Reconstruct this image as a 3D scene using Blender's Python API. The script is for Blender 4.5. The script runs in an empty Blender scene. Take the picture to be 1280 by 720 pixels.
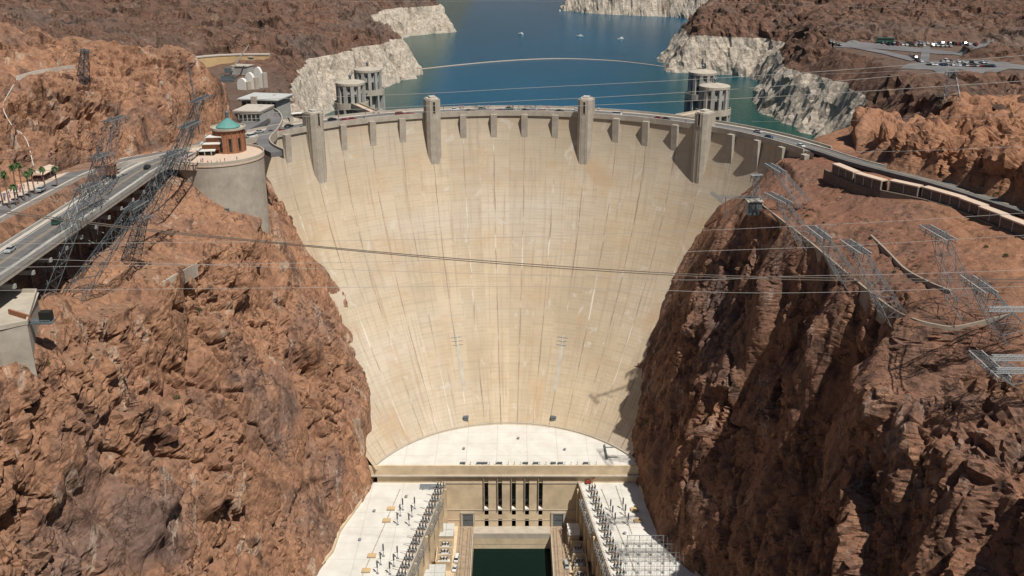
import bpy, math, random
import numpy as np
from mathutils import Vector, Matrix
random.seed(7)
R = math.radians
# ------------------------------------------------------------------ camera, sky, sun, exposure
sc = bpy.context.scene
CAMZ, PITCH, FPX = 94.0, R(20.8), 1200.0
cam = bpy.data.cameras.new("camera"); cam.sensor_width = 36; cam.lens = 36*FPX/1280
cam.clip_start = 1; cam.clip_end = 12000
camo = bpy.data.objects.new("camera", cam); sc.collection.objects.link(camo)
camo.location = (0, 0, CAMZ); camo.rotation_euler = (R(90)-PITCH, 0, 0); sc.camera = camo
SUN = Vector((0.301, -0.399, 0.866)).normalized()
w = bpy.data.worlds.new("World"); sc.world = w; w.use_nodes = True
nt = w.node_tree; bg = nt.nodes["Background"]
sky = nt.nodes.new("ShaderNodeTexSky"); sky.sky_type = 'NISHITA'; sky.sun_disc = False
sky.sun_elevation = R(60); sky.sun_rotation = math.atan2(SUN.x, SUN.y); sky.air_density = 1.0; sky.dust_density = 0.6
nt.links.new(sky.outputs[0], bg.inputs[0]); bg.inputs[1].default_value = 0.05
sl = bpy.data.lights.new("sun", 'SUN'); sl.energy = 5.0; sl.angle = R(0.53); sl.color = (1, .955, .88)
so = bpy.data.objects.new("sun", sl); sc.collection.objects.link(so); so.rotation_euler = SUN.to_track_quat('Z', 'Y').to_euler()
so.location = (100, -100, 400)
sc.view_settings.view_transform = 'Standard'; sc.view_settings.look = 'None'
sc.view_settings.exposure = 0.0; sc.view_settings.gamma = 1; sc.view_settings.use_curve_mapping = False

# ------------------------------------------------------------------ helpers
_c, _s = math.cos(PITCH), math.sin(PITCH)
def P(px, py, z=None, d=None):
    """real-world point seen at photo pixel (px,py) that lies at height z, or at forward distance d"""
    a = (px-640)/FPX; b = (360-py)/FPX
    x, y, wz = a, _c+b*_s, -_s+b*_c
    t = (z-CAMZ)/wz if z is not None else d/y
    return Vector((x*t, y*t, CAMZ+wz*t))
COL = sc.collection
def tag(o, label=None, cat=None, group=None, kind=None):
    if label: o['label'] = label
    if cat: o['category'] = cat
    if group: o['group'] = group
    if kind: o['kind'] = kind
    return o
def empty(name, loc, label, cat, group=None, rz=0):
    o = bpy.data.objects.new(name, None); COL.objects.link(o); o.location = loc; o.rotation_euler = (0, 0, rz)
    o.empty_display_size = 1
    return tag(o, label, cat, group)
def copy_tree(o, parent=None):
    c = o.copy(); COL.objects.link(c); c.parent = parent
    for ch in list(o.children): copy_tree(ch, c)
    return c
class MB:
    def __init__(s): s.v = []; s.f = []; s.m = []; s.mi = 0
    def add(s, vs, fs):
        n = len(s.v); s.v += [tuple(v) for v in vs]; s.f += [tuple(i+n for i in f) for f in fs]; s.m += [s.mi]*len(fs); return s
    def box(s, c, d, rz=0, M=None):
        hx, hy, hz = d[0]/2, d[1]/2, d[2]/2; vs = []
        for z in (-hz, hz):
            for x, y in ((-hx, -hy), (hx, -hy), (hx, hy), (-hx, hy)):
                if M is not None: q = M @ Vector((x, y, z))
                else:
                    q = Vector((x*math.cos(rz)-y*math.sin(rz), x*math.sin(rz)+y*math.cos(rz), z))
                vs.append(q+Vector(c))
        return s.add(vs, [(3, 2, 1, 0), (4, 5, 6, 7), (0, 1, 5, 4), (1, 2, 6, 5), (2, 3, 7, 6), (3, 0, 4, 7)])
    def bar(s, a, b, w_, h_=None):
        a = Vector(a); b = Vector(b); d = b-a; L = d.length
        if L < 1e-6: return s
        q = d.to_track_quat('Z', 'Y').to_matrix()
        return s.box((a+b)/2, (w_, h_ or w_, L), M=q)
    def cyl(s, a, b, r0, r1=None, n=10, cap=True):
        a = Vector(a); b = Vector(b); r1 = r0 if r1 is None else r1
        q = (b-a).to_track_quat('Z', 'Y').to_matrix(); vs = []
        for p, r in ((a, r0), (b, r1)):
            for i in range(n):
                t = 2*math.pi*i/n; vs.append(p+q @ Vector((r*math.cos(t), r*math.sin(t), 0)))
        fs = [(i, (i+1) % n, n+(i+1) % n, n+i) for i in range(n)]
        if cap: fs += [tuple(range(n-1, -1, -1)), tuple(range(n, 2*n))]
        return s.add(vs, fs)
    def prism(s, poly, z0, z1):
        n = len(poly)
        area = sum(poly[i][0]*poly[(i+1) % n][1]-poly[(i+1) % n][0]*poly[i][1] for i in range(n))
        if area < 0: poly = poly[::-1]
        vs = [(p[0], p[1], z0) for p in poly]+[(p[0], p[1], z1) for p in poly]
        fs = [(i, (i+1) % n, n+(i+1) % n, n+i) for i in range(n)]+[tuple(range(n-1, -1, -1)), tuple(range(n, 2*n))]
        return s.add(vs, fs)
    def wall(s, pts, w_, h0, h1):
        """wall following a polyline of (x,y,z); from z+h0 to z+h1"""
        L = len(pts); vs = []
        for i, p in enumerate(pts):
            a = Vector(pts[max(0, i-1)]); b = Vector(pts[min(L-1, i+1)]); t = (b-a); n = Vector((-t.y, t.x, 0)).normalized()*w_/2
            q = Vector(p)
            vs += [q+n+Vector((0, 0, h0)), q-n+Vector((0, 0, h0)), q-n+Vector((0, 0, h1)), q+n+Vector((0, 0, h1))]
        fs = []
        for i in range(L-1):
            k = 4*i
            for j in range(4): fs.append((k+j, k+(j+1) % 4, k+4+(j+1) % 4, k+4+j))
        fs += [(3, 2, 1, 0), (4*L-4, 4*L-3, 4*L-2, 4*L-1)]
        return s.add(vs, fs)
    def lathe(s, c, prof, n=24):
        vs = []; c = Vector(c)
        for r, z in prof:
            for i in range(n):
                t = 2*math.pi*i/n; vs.append(c+Vector((r*math.cos(t), r*math.sin(t), z)))
        fs = []
        for k in range(len(prof)-1):
            for i in range(n): fs.append((k*n+i, k*n+(i+1) % n, (k+1)*n+(i+1) % n, (k+1)*n+i))
        fs += [tuple(range(n-1, -1, -1)), tuple(range((len(prof)-1)*n, len(prof)*n))]
        return s.add(vs, fs)
    def build(s, name, mat, parent=None, off=None, smooth=False):
        me = bpy.data.meshes.new(name)
        o3 = Vector(off) if off is not None else Vector((0, 0, 0))
        me.from_pydata([tuple(Vector(v)-o3) for v in s.v], [], s.f)
        for m in (mat if isinstance(mat, (list, tuple)) else [mat]): me.materials.append(m)
        me.polygons.foreach_set('material_index', s.m)
        if smooth: me.polygons.foreach_set('use_smooth', [True]*len(s.f))
        me.update()
        o = bpy.data.objects.new(name, me); COL.objects.link(o)
        if parent is not None: o.parent = parent
        elif off is not None: o.location = o3
        return o
def np_mesh(name, V, F, mat, uv=None, smooth=True):
    me = bpy.data.meshes.new(name); n = len(V); m = len(F)
    me.vertices.add(n); me.vertices.foreach_set('co', V.astype(np.float32).ravel())
    me.loops.add(4*m); me.loops.foreach_set('vertex_index', F.astype(np.int32).ravel())
    me.polygons.add(m); me.polygons.foreach_set('loop_start', np.arange(0, 4*m, 4, dtype=np.int32))
    try: me.polygons.foreach_set('loop_total', np.full(m, 4, dtype=np.int32))
    except Exception: pass
    me.polygons.foreach_set('use_smooth', np.full(m, smooth))
    if uv is not None:
        l = me.uv_layers.new(name='UVMap'); l.data.foreach_set('uv', uv[F.ravel()].astype(np.float32).ravel())
    me.materials.append(mat); me.update(calc_edges=True); me.validate()
    o = bpy.data.objects.new(name, me); COL.objects.link(o); return o
def grid_faces(nr, nc):
    i = np.arange(nr*nc).reshape(nr, nc)
    return np.stack([i[:-1, :-1], i[1:, :-1], i[1:, 1:], i[:-1, 1:]], -1).reshape(-1, 4)

# --- numpy noise
def _h(ix, iy, iz, k):
    x = (ix.astype(np.int64)*374761393+iy.astype(np.int64)*668265263+iz.astype(np.int64)*2147483647+k*1274126177) & 0xffffffff
    x = ((x ^ (x >> 13))*1274126177) & 0xffffffff
    x = ((x ^ (x >> 15))*2246822519) & 0xffffffff
    return ((x ^ (x >> 16)) & 0xffffff)/float(0xffffff)
def vnoise(p, k=0):
    f = np.floor(p); t = p-f; t = t*t*(3-2*t); i = f.astype(np.int64); r = 0
    for dx in (0, 1):
        for dy in (0, 1):
            for dz in (0, 1):
                wgt = (t[:, 0] if dx else 1-t[:, 0])*(t[:, 1] if dy else 1-t[:, 1])*(t[:, 2] if dz else 1-t[:, 2])
                r = r+wgt*_h(i[:, 0]+dx, i[:, 1]+dy, i[:, 2]+dz, k)
    return r*2-1
def fbm(p, o=4, k=0):
    r = 0; a = 1; n = 0
    for j in range(o):
        r = r+a*vnoise(p*(2.03**j)+j*17.3, k+j); n += a; a *= .52
    return r/n
def ridged(p, o=4, k=0):
    r = 0; a = 1; n = 0
    for j in range(o):
        r = r+a*(1-2*np.abs(vnoise(p*(2.1**j)+j*7.1, k+j))); n += a; a *= .5
    return r/n
def blocks(p, k=0, tilt=1.0, groove=.6):
    """fractured-rock relief: every cell is its own tilted facet, with cracks between cells"""
    f = np.floor(p).astype(np.int64); n = len(p)
    d1 = np.full(n, 9e9); d2 = np.full(n, 9e9); val = np.zeros(n)
    for dx in (-1, 0, 1):
        for dy in (-1, 0, 1):
            for dz in (-1, 0, 1):
                c = f+np.array([dx, dy, dz])
                j = np.stack([_h(c[:, 0], c[:, 1], c[:, 2], k+q) for q in (1, 2, 3)], -1)
                e = p-(c+j); d = (e*e).sum(1)
                g = np.stack([_h(c[:, 0], c[:, 1], c[:, 2], k+q) for q in (4, 5, 6)], -1)*2-1
                v = (_h(c[:, 0], c[:, 1], c[:, 2], k+7)*2-1)*.7+tilt*(g*e).sum(1)
                nw = d < d1
                d2 = np.where(nw, d1, np.minimum(d2, d)); val = np.where(nw, v, val); d1 = np.where(nw, d, d1)
    cr = np.sqrt(d2)-np.sqrt(d1)
    return val-groove*np.exp(-cr*9)
JR = np.array(Matrix.Rotation(R(24), 3, 'X') @ Matrix.Rotation(R(-18), 3, 'Y') @ Matrix.Rotation(R(20), 3, 'Z'))
def saws(p, sets):
    r = 0
    for (dx, dy, dz), L, a, k in sets:
        u = (p@np.array([dx, dy, dz]))/L+1.1*fbm(p/(L*2.6), 4, k+200); sw = u-np.floor(u)
        m = np.clip(.45+1.6*vnoise(p/(L*2.0), k+210), 0, 1)
        r = r+a*m*(np.minimum(sw*1.1, (1-sw)*(5 if L > 20 else 7))-.5)
    return r
def ravine(p):
    r = 0
    for sc_, k, a, w_ in (((1/70., 1/42., 1/150.), 401, 8., .07), ((1/38., 1/30., 1/70.), 411, 4.5, .06)):
        c = np.abs(fbm(p*np.array(sc_)+.35*vnoise(p/25., k+9)[:, None], 4, k)); m = np.clip(.35+1.5*vnoise(p/75., k+3), 0, 1)
        r = r-a*m*np.exp(-(c/w_)**2)
    return r+1.2
def rock_big(p, big=1.):
    q = p@JR.T; q = q+2.5*np.stack([vnoise(p/11, 31), vnoise(p/11, 32), vnoise(p/11, 33)], -1)
    st = np.array([1., 1., .55])
    return big*(6.0*fbm(p/60., 4, 3)+4.4*blocks(q*st/24., 40, 1.5, .25))+saws(p, (((.62, .62, .48), 42., 5.0, 15), ((-.45, .8, -.3), 27., 3.2, 16)))+ravine(p)
def rock_fine(p, rough=1.):
    q = p@JR.T; q = q+1.2*np.stack([vnoise(p/7, 31), vnoise(p/7, 32), vnoise(p/7, 33)], -1)
    st = np.array([1., 1., .6])
    sm = np.clip(.6+1.5*fbm(p/26., 3, 77), .15, 1.15)          # smooth slabs beside shattered zones
    r = 1.2*rough*sm*(1.7*blocks(q*st/9.5, 60, 1.7, .45)+.95*blocks(q*st/4.2, 80, 1.7, .35)+.5*blocks(q*np.array([1, 1, .7])/1.9, 95, 1.5, .3)+.8*ridged(p/6.5, 4, 9))
    r = r+rough*saws(p, (((.5, .75, .45), 15., 2.2, 11), ((-.35, .85, -.4), 7., 1.3, 12), ((.7, .5, .5), 3.3, .5, 14)))
    for (sx, sy, sz), k, a in (((.045, .02, .02), 301, 4.2), ((.02, .05, .012), 311, 3.6), ((.09, .05, .05), 321, 1.5)):   # long thin fractures
        c = np.abs(fbm(p@JR*np.array([sx, sy, sz]), 4, k)); m = np.clip(.3+1.8*vnoise(p/40., k+3), 0, 1)
        r = r-rough*a*m*np.exp(-(c/.024)**2)
    return r

# ------------------------------------------------------------------ materials
class NT:
    def __init__(s, name):
        s.m = bpy.data.materials.new(name); s.m.use_nodes = True; s.t = s.m.node_tree; s.b = s.t.nodes['Principled BSDF']
        s.b.inputs['Specular IOR Level'].default_value = .2
        s.geo = None
    def n(s, t, **k):
        o = s.t.nodes.new(t)
        for a, b in k.items(): setattr(o, a, b)
        return o
    def l(s, a, b): s.t.links.new(a, b)
    def pos(s, scale=1, vec=(1, 1, 1), src=None):
        if s.geo is None: s.geo = s.n('ShaderNodeNewGeometry')
        m = s.n('ShaderNodeVectorMath', operation='MULTIPLY'); s.l(src or s.geo.outputs['Position'], m.inputs[0])
        m.inputs[1].default_value = [scale*v for v in vec]; return m.outputs[0]
    def noise(s, scale, vec=(1, 1, 1), det=5, rough=.6, dist=0, src=None):
        o = s.n('ShaderNodeTexNoise'); o.inputs['Scale'].default_value = 1; o.inputs['Detail'].default_value = det
        o.inputs['Roughness'].default_value = rough; o.inputs['Distortion'].default_value = dist
        s.l(s.pos(scale, vec, src), o.inputs['Vector']); return o.outputs[0]
    def math(s, op, a, b=None, c=None):
        o = s.n('ShaderNodeMath', operation=op)
        for i, x in enumerate((a, b, c)):
            if x is None: continue
            if isinstance(x, (int, float)): o.inputs[i].default_value = x
            else: s.l(x, o.inputs[i])
        return o.outputs[0]
    def ramp(s, f, pts, inter='LINEAR'):
        o = s.n('ShaderNodeValToRGB'); o.color_ramp.interpolation = inter; e = o.color_ramp.elements
        while len(e) < len(pts): e.new(.5)
        for i, (p, c) in enumerate(pts):
            e[i].position = p; e[i].color = (c, c, c, 1) if isinstance(c, (int, float)) else (*c, 1)
        s.l(f, o.inputs[0]); return o.outputs[0]
    def mix(s, f, a, b, mode='MIX'):
        o = s.n('ShaderNodeMix', data_type='RGBA', blend_type=mode)
        for i, x in ((0, f), (6, a), (7, b)):
            if isinstance(x, (int, float)): o.inputs[i].default_value = x
            elif isinstance(x, tuple): o.inputs[i].default_value = (*x, 1)
            else: s.l(x, o.inputs[i])
        return o.outputs[2]
    def out(s, col=None, rough=.9, bump=None, bs=.5, bd=.3, spec=None, metal=0):
        if col is not None:
            if isinstance(col, tuple): s.b.inputs['Base Color'].default_value = (*col, 1)
            else: s.l(col, s.b.inputs['Base Color'])
        s.b.inputs['Roughness'].default_value = rough; s.b.inputs['Metallic'].default_value = metal
        if spec is not None: s.b.inputs['Specular IOR Level'].default_value = spec
        if bump is not None:
            o = s.n('ShaderNodeBump'); o.inputs['Strength'].default_value = bs; o.inputs['Distance'].default_value = bd
            s.l(bump, o.inputs['Height']); s.l(o.outputs[0], s.b.inputs['Normal'])
        return s.m
def rock_mat(name, main, orange, grey, dark, pale, soil, ring=False, east=False, far=1.0, soil_at=(.72, .86)):
    t = NT(name)
    n1 = t.noise(.018*far, det=6, rough=.6, dist=.6); n2 = t.noise(.07*far, (1, 1, .6), 6, .65, .5); n3 = t.noise(.45*far, det=6, rough=.7)
    c = t.mix(t.ramp(n2, [(.35, 0.), (.62, 1.)]), main, orange)
    c = t.mix(t.ramp(n1, [(.53, 0.), (.66, .75)]), c, grey)
    n4 = t.noise(.11*far, (1, .7, .35), 6, .7, 1.2)
    c = t.mix(t.ramp(n4, [(.53, 0.), (.63, .85)]), c, dark)
    n7 = t.noise(1.3*far, (1, 1, .8), 6, .75, .8); c = t.mix(t.ramp(n7, [(.30, .75), (.40, 0.)]), c, dark)
    ce = t.n('ShaderNodeTexVoronoi', feature='DISTANCE_TO_EDGE'); ce.inputs['Scale'].default_value = 1
    wv = t.n('ShaderNodeVectorMath', operation='MULTIPLY_ADD'); nc = t.n('ShaderNodeTexNoise'); nc.inputs['Scale'].default_value = .12*far; nc.inputs['Detail'].default_value = 5; t.l(t.geo.outputs['Position'], nc.inputs['Vector'])
    t.l(nc.outputs['Color'], wv.inputs[0]); wv.inputs[1].default_value = (2.2, 2.2, 2.2); t.l(t.pos(.10*far, (1, .8, .5)), wv.inputs[2]); t.l(wv.outputs[0], ce.inputs['Vector'])
    crk = t.math('MULTIPLY', t.ramp(ce.outputs['Distance'], [(.0, .9), (.035, 0.)]), t.ramp(n2, [(.4, 0.), (.55, 1.)])); c = t.mix(crk, c, tuple(v*.45 for v in dark))
    n5 = t.noise(.05*far, (1.3, .8, .25), 5, .6, 2.0)
    c = t.mix(t.ramp(n5, [(.60, 0.), (.64, .75), (.66, .1)]), c, pale)
    c = t.mix(.75, c, t.ramp(n3, [(.25, .27), (.5, .5), (.75, .74)]), 'OVERLAY')
    sp = t.n('ShaderNodeTexVoronoi'); sp.inputs['Scale'].default_value = 1; t.l(t.pos(.35*far, (1, 1, .7)), sp.inputs['Vector'])
    c = t.mix(.30, c, t.ramp(sp.outputs['Color'], [(0, .3), (1, .72)]), 'OVERLAY')
    # loose soil where the ground is gentle
    sx = t.n('ShaderNodeSeparateXYZ'); t.l(t.geo.outputs['Normal'], sx.inputs[0])
    sl_ = t.math('ADD', sx.outputs[2], t.math('MULTIPLY', t.math('SUBTRACT', n2, .5), .35))
    scol = t.mix(t.ramp(t.noise(.9*far, det=4), [(.35, 0.), (.7, .8)]), soil, tuple(v*.62 for v in soil))
    scol = t.mix(t.ramp(n1, [(.4, 0.), (.62, .7)]), scol, tuple(np.array(soil)*.55+np.array(grey)*.5))
    spk = t.n('ShaderNodeTexVoronoi'); spk.inputs['Scale'].default_value = 1; t.l(t.pos(.33*far), spk.inputs['Vector'])
    scol = t.mix(t.math('MULTIPLY', t.math('LESS_THAN', spk.outputs['Distance'], .22), t.math('GREATER_THAN', t.noise(.06*far, det=3), .47)), scol, (.075, .055, .038))
    scol = t.mix(.6, scol, t.ramp(t.noise(.3*far, det=7, rough=.75), [(.3, .3), (.5, .5), (.7, .72)]), 'OVERLAY')
    c = t.mix(t.ramp(sl_, [(soil_at[0], 0.), (soil_at[1], 1.)]), c, scol)
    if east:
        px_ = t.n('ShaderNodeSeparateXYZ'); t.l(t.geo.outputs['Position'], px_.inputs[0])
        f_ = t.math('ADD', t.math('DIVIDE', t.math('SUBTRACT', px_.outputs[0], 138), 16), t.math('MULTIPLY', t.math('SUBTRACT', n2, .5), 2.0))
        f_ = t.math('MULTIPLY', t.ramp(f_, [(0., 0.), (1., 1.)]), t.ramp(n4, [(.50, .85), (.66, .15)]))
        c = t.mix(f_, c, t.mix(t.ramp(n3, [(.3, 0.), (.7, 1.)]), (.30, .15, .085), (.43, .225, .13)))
    if ring:
        pz = t.n('ShaderNodeSeparateXYZ'); t.l(t.geo.outputs['Position'], pz.inputs[0])
        zz = t.math('ADD', pz.outputs[2], t.math('MULTIPLY', t.math('SUBTRACT', t.noise(.05, det=5), .5), 3.0))
        up = t.math('LESS_THAN', zz, -3.0)
        rc = t.mix(t.ramp(t.noise(.33, (1, 1, 1.2), 8, .8), [(.36, 0.), (.56, 1.)]), (.22, .17, .13), (.56, .49, .40))
        rc = t.mix(t.ramp(t.noise(1, (.008, .008, .9), 3, .6), [(.52, 0.), (.6, .45)]), rc, (.36, .30, .24))
        rc = t.mix(t.ramp(t.noise(.05, (1, 1, .4), 4), [(.55, 0.), (.7, .7)]), rc, (.22, .15, .11))
        rc = t.mix(t.ramp(t.math('MULTIPLY', zz, -.03), [(.88, 0.), (1., .5)]), rc, (.40, .36, .30))
        c = t.mix(up, c, rc)
    bn = t.math('ADD', t.noise(.8*far, det=8, rough=.72), t.math('MULTIPLY', sp.outputs['Distance'], .5))
    return t.out(c, .95, bn, .9, .9/far, spec=.1)
M = {}
M['rock'] = rock_mat('red_canyon_rock', (.26, .138, .086), (.37, .20, .118), (.16, .115, .10), (.095, .056, .043), (.44, .35, .27), (.33, .19, .12), soil_at=(.85, .97))
M['rock_b'] = rock_mat('shade_darkened_canyon_rock', (.185, .105, .075), (.29, .155, .095), (.125, .095, .085), (.07, .046, .038), (.34, .25, .20), (.27, .13, .082), east=True, soil_at=(.80, .95))  # right side's rock colour lowered to deepen the shade on its wall
M['hill'] = rock_mat('brown_hill_rock', (.13, .082, .062), (.18, .10, .068), (.135, .105, .09), (.042, .033, .027), (.25, .175, .13), (.16, .105, .08), ring=True, far=.6, soil_at=(.90, 1.03))
def plain(name, col, rough=.8, var=.18, sc_=.6, metal=0, spec=.25, bs=.25):
    t = NT(name); n = t.noise(sc_, det=5, rough=.65)
    c = t.mix(t.ramp(n, [(.3, 0.), (.7, 1.)]), tuple(v*(1-var) for v in col), tuple(min(1, v*(1+var)) for v in col))
    return t.out(c, rough, t.noise(sc_*6, det=3), bs, .05, spec=spec, metal=metal)
def dam_mat():
    t = NT('dam_face_concrete'); uv = t.n('ShaderNodeUVMap'); uv.uv_map = 'UVMap'
    s_ = t.n('ShaderNodeSeparateXYZ'); t.l(uv.outputs[0], s_.inputs[0]); u, v = s_.outputs[0], s_.outputs[1]   # u: joints, v: metres below crest
    src = uv.outputs[0]
    base = t.mix(t.ramp(t.noise(1, (.30, .018, 1), 4, .6, .4, src), [(.35, 0.), (.68, 1.)]), (.41, .33, .23), (.515, .415, .285))
    base = t.mix(t.ramp(t.noise(1, (.11, .03, 1), 3, .5, 0, src), [(.42, 0.), (.72, .75)]), base, (.50, .44, .365))
    # each pour block has its own tone
    cell = t.n('ShaderNodeTexWhiteNoise', noise_dimensions='2D'); cv = t.n('ShaderNodeCombineXYZ')
    t.l(t.math('FLOOR', u), cv.inputs[0]); t.l(t.math('FLOOR', t.math('DIVIDE', v, 1.52)), cv.inputs[1]); t.l(cv.outputs[0], cell.inputs['Vector'])
    base = t.mix(.17, base, t.ramp(cell.outputs[0], [(0, .36), (1, .64)]), 'OVERLAY')
    cl2 = t.n('ShaderNodeTexWhiteNoise', noise_dimensions='1D'); t.l(t.math('FLOOR', u), cl2.inputs['W'])
    base = t.mix(.22, base, t.ramp(cl2.outputs[0], [(0, .38), (1, .62)]), 'OVERLAY')
    # lift lines
    wob = t.math('MULTIPLY', t.math('SUBTRACT', t.noise(1, (2.5, .35, 1), 3, .6, 0, src), .5), .5)
    fr = t.math('FRACT', t.math('ADD', t.math('DIVIDE', v, 1.52), wob))
    li = t.math('LESS_THAN', t.math('ABSOLUTE', t.math('SUBTRACT', fr, .5)), .16)
    li = t.math('MULTIPLY', li, t.ramp(t.noise(1, (1.2, .25, 1), 5, .7, 0, src), [(.4, .0), (.62, .8)]))
    base = t.mix(t.math('MULTIPLY', li, .32), base, (.30, .235, .165))
    # vertical streaks, dark and pale
    st = t.noise(1, (7.5, .022, 1), 5, .75, .3, src)
    base = t.mix(t.ramp(st, [(.52, 0.), (.66, .7)]), base, (.33, .245, .175))
    tp = t.math('MULTIPLY', t.ramp(t.math('DIVIDE', v, 45), [(0., .55), (1., 0.)]), t.ramp(t.noise(1, (.9, .06, 1), 5, .7, 0, src), [(.35, .2), (.65, 1.)]))
    base = t.mix(tp, base, (.36, .325, .275))
    pt = t.noise(1, (1.6, .09, 1), 4, .6, .8, src); base = t.mix(t.ramp(pt, [(.62, 0.), (.66, .45)]), base, (.55, .50, .43))
    st2 = t.noise(1, (5.1, .035, 1), 5, .7, .2, t.pos(1, (1, 1, 1), src))
    base = t.mix(t.ramp(st2, [(.27, .4), (.38, 0.)]), base, (.56, .505, .43))
    # contraction joints, partly stained and partly white with lime
    ju = t.math('ADD', u, t.math('MULTIPLY', t.math('SUBTRACT', t.noise(1, (1, .12, 1), 3, .6, 0, src), .5), .07))
    jd = t.math('ABSOLUTE', t.math('SUBTRACT', t.math('FRACT', ju), .5))
    wd = t.math('MULTIPLY', t.math('ADD', t.math('MULTIPLY', v, .0002), .024), t.ramp(t.noise(1, (3.3, .06, 1), 4, .7, 0, src), [(.40, .10), (.60, .85)]))
    jm = t.math('LESS_THAN', jd, wd)
    jc = t.ramp(t.noise(1, (1.9, .035, 1), 4, .6, .3, src), [(.42, (.26, .19, .14)), (.54, (.33, .25, .185)), (.60, (.60, .55, .47))])
    base = t.mix(t.math('MULTIPLY', jm, .85), base, jc)
    # stained lower edge, rust patches
    rs = t.noise(1, (.55, .05, 1), 6, .7, .5, src)
    base = t.mix(t.ramp(rs, [(.53, 0.), (.70, .6)]), base, (.43, .29, .17))
    return t.out(base, .88, t.math('SUBTRACT', t.noise(1, (8, 1.2, 1), 5, .7, 0, src), t.math('MULTIPLY', li, .4)), .25, .25)
M['dam'] = dam_mat()
M['conc'] = plain('pale_concrete', (.42, .37, .30), .85, .14, .25)
M['tower'] = plain('weathered_concrete', (.38, .335, .275), .85, .2, .22)
M['intake'] = plain('grey_concrete', (.36, .35, .32), .85, .15, .3)
M['plant'] = plain('tan_plant_concrete', (.56, .445, .30), .85, .22, .12)
def roof_mat():
    t = NT('white_roof_membrane'); n = t.noise(.12, det=6, rough=.65)
    c = t.mix(t.ramp(n, [(.35, 0.), (.65, 1.)]), (.56, .535, .48), (.66, .635, .58))
    c = t.mix(t.ramp(t.noise(.35, (1, .3, 1), 6, .75, .6), [(.60, 0.), (.70, .5)]), c, (.47, .42, .35))
    s_ = t.n('ShaderNodeSeparateXYZ'); t.l(t.geo.outputs['Position'], s_.inputs[0])
    g = None
    for ax, pd in ((0, 14.3), (1, 11.1)):
        f = t.math('ABSOLUTE', t.math('SUBTRACT', t.math('FRACT', t.math('DIVIDE', s_.outputs[ax], pd)), .5)); q = t.math('LESS_THAN', f, .010)
        g = q if g is None else t.math('MAXIMUM', g, q)
    c = t.mix(t.math('MULTIPLY', g, .55), c, (.40, .36, .30))
    return t.out(c, .8, t.noise(.8, det=4), .2, .1)
M['roof'] = roof_mat()
M['deckwood'] = plain('brown_stained_quay_concrete', (.34, .25, .165), .85, .2, .5)
M['asphalt'] = plain('road_asphalt', (.135, .13, .125), .9, .2, .3)
M['lot'] = plain('parking_asphalt', (.15, .145, .145), .9, .2, .1)
M['side'] = plain('pavement_concrete', (.47, .42, .36), .85, .12, .6)
M['plaza'] = plain('pink_plaza_paving', (.56, .43, .33), .85, .1, .6)
M['line'] = plain('white_road_paint', (.62, .60, .55), .7, .1, 2)
M['steel'] = plain('galvanised_steel', (.27, .29, .30), .45, .2, .8, .35, .5)
M['dsteel'] = plain('dark_steel', (.13, .15, .16), .5, .2, .8, .3, .4)
M['wsteel'] = plain('bright_galvanised_beam', (.46, .48, .48), .4, .1, .8, .2, .5)
M['glass'] = plain('dark_window_glass', (.018, .026, .026), .12, .1, 1, 0, .6)
M['black'] = plain('dark_opening', (.022, .02, .017), .9, .1, 1)
M['brick'] = plain('red_brick', (.30, .135, .075), .85, .25, 1.2)
M['copper'] = plain('verdigris_copper', (.11, .27, .24), .6, .2, .5)
M['white'] = plain('white_paint', (.70, .68, .63), .6, .06, .6)
M['green'] = plain('dull_green_paint', (.16, .22, .18), .7, .12, .6)
M['palebox'] = plain('pale_grey_metal', (.50, .50, .47), .5, .1, .8)
M['tyre'] = plain('tyre_rubber', (.02, .02, .02), .9, .1, 1)
M['ins'] = plain('brown_porcelain', (.13, .085, .06), .35, .15, 2, 0, .5)
M['bark'] = plain('palm_trunk_bark', (.20, .13, .09), .9, .2, 2)
M['frond'] = plain('palm_leaf', (.055, .10, .03), .6, .35, 1)
M['bushm'] = plain('bush_leaf', (.06, .10, .035), .7, .35, 1)
M['cable'] = plain('aluminium_conductor', (.45, .42, .38), .5, .08, 1, .3)
M['cabled'] = plain('old_steel_cable', (.13, .105, .085), .7, .1, 1)
M['stonep'] = plain('pale_stone_coping', (.30, .245, .19), .9, .2, 1.0)
M['stone'] = plain('shade_toned_dark_stone', (.15, .115, .09), .95, .3, 1.0)  # shelter fronts and viaduct underside carry their shade in this colour
M['yellow'] = plain('ochre_cut_concrete', (.52, .36, .19), .9, .14, .15)
M['skin'] = plain('skin', (.45, .28, .2), .6, .05, 3)
M['denim'] = plain('blue_trousers', (.07, .09, .15), .9, .1, 3)
CARC = {'white': (.72, .72, .70), 'silver': (.42, .43, .44), 'black': (.02, .02, .022), 'dark red': (.28, .02, .02), 'dark blue': (.02, .05, .14), 'grey': (.17, .175, .18), 'tan': (.42, .34, .24), 'green': (.03, .10, .07)}
for k, v in CARC.items(): M['car_'+k] = plain(k.replace(' ', '_')+'_car_paint', v, .28, .03, 1, .1, .6, 0)
SHIRT = {'red': (.5, .06, .05), 'white': (.7, .7, .68), 'blue': (.08, .16, .4), 'black': (.03, .03, .03), 'pink': (.6, .25, .3)}
for k, v in SHIRT.items(): M['shirt_'+k] = plain(k+'_shirt_cloth', v, .9, .05, 3)
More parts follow.
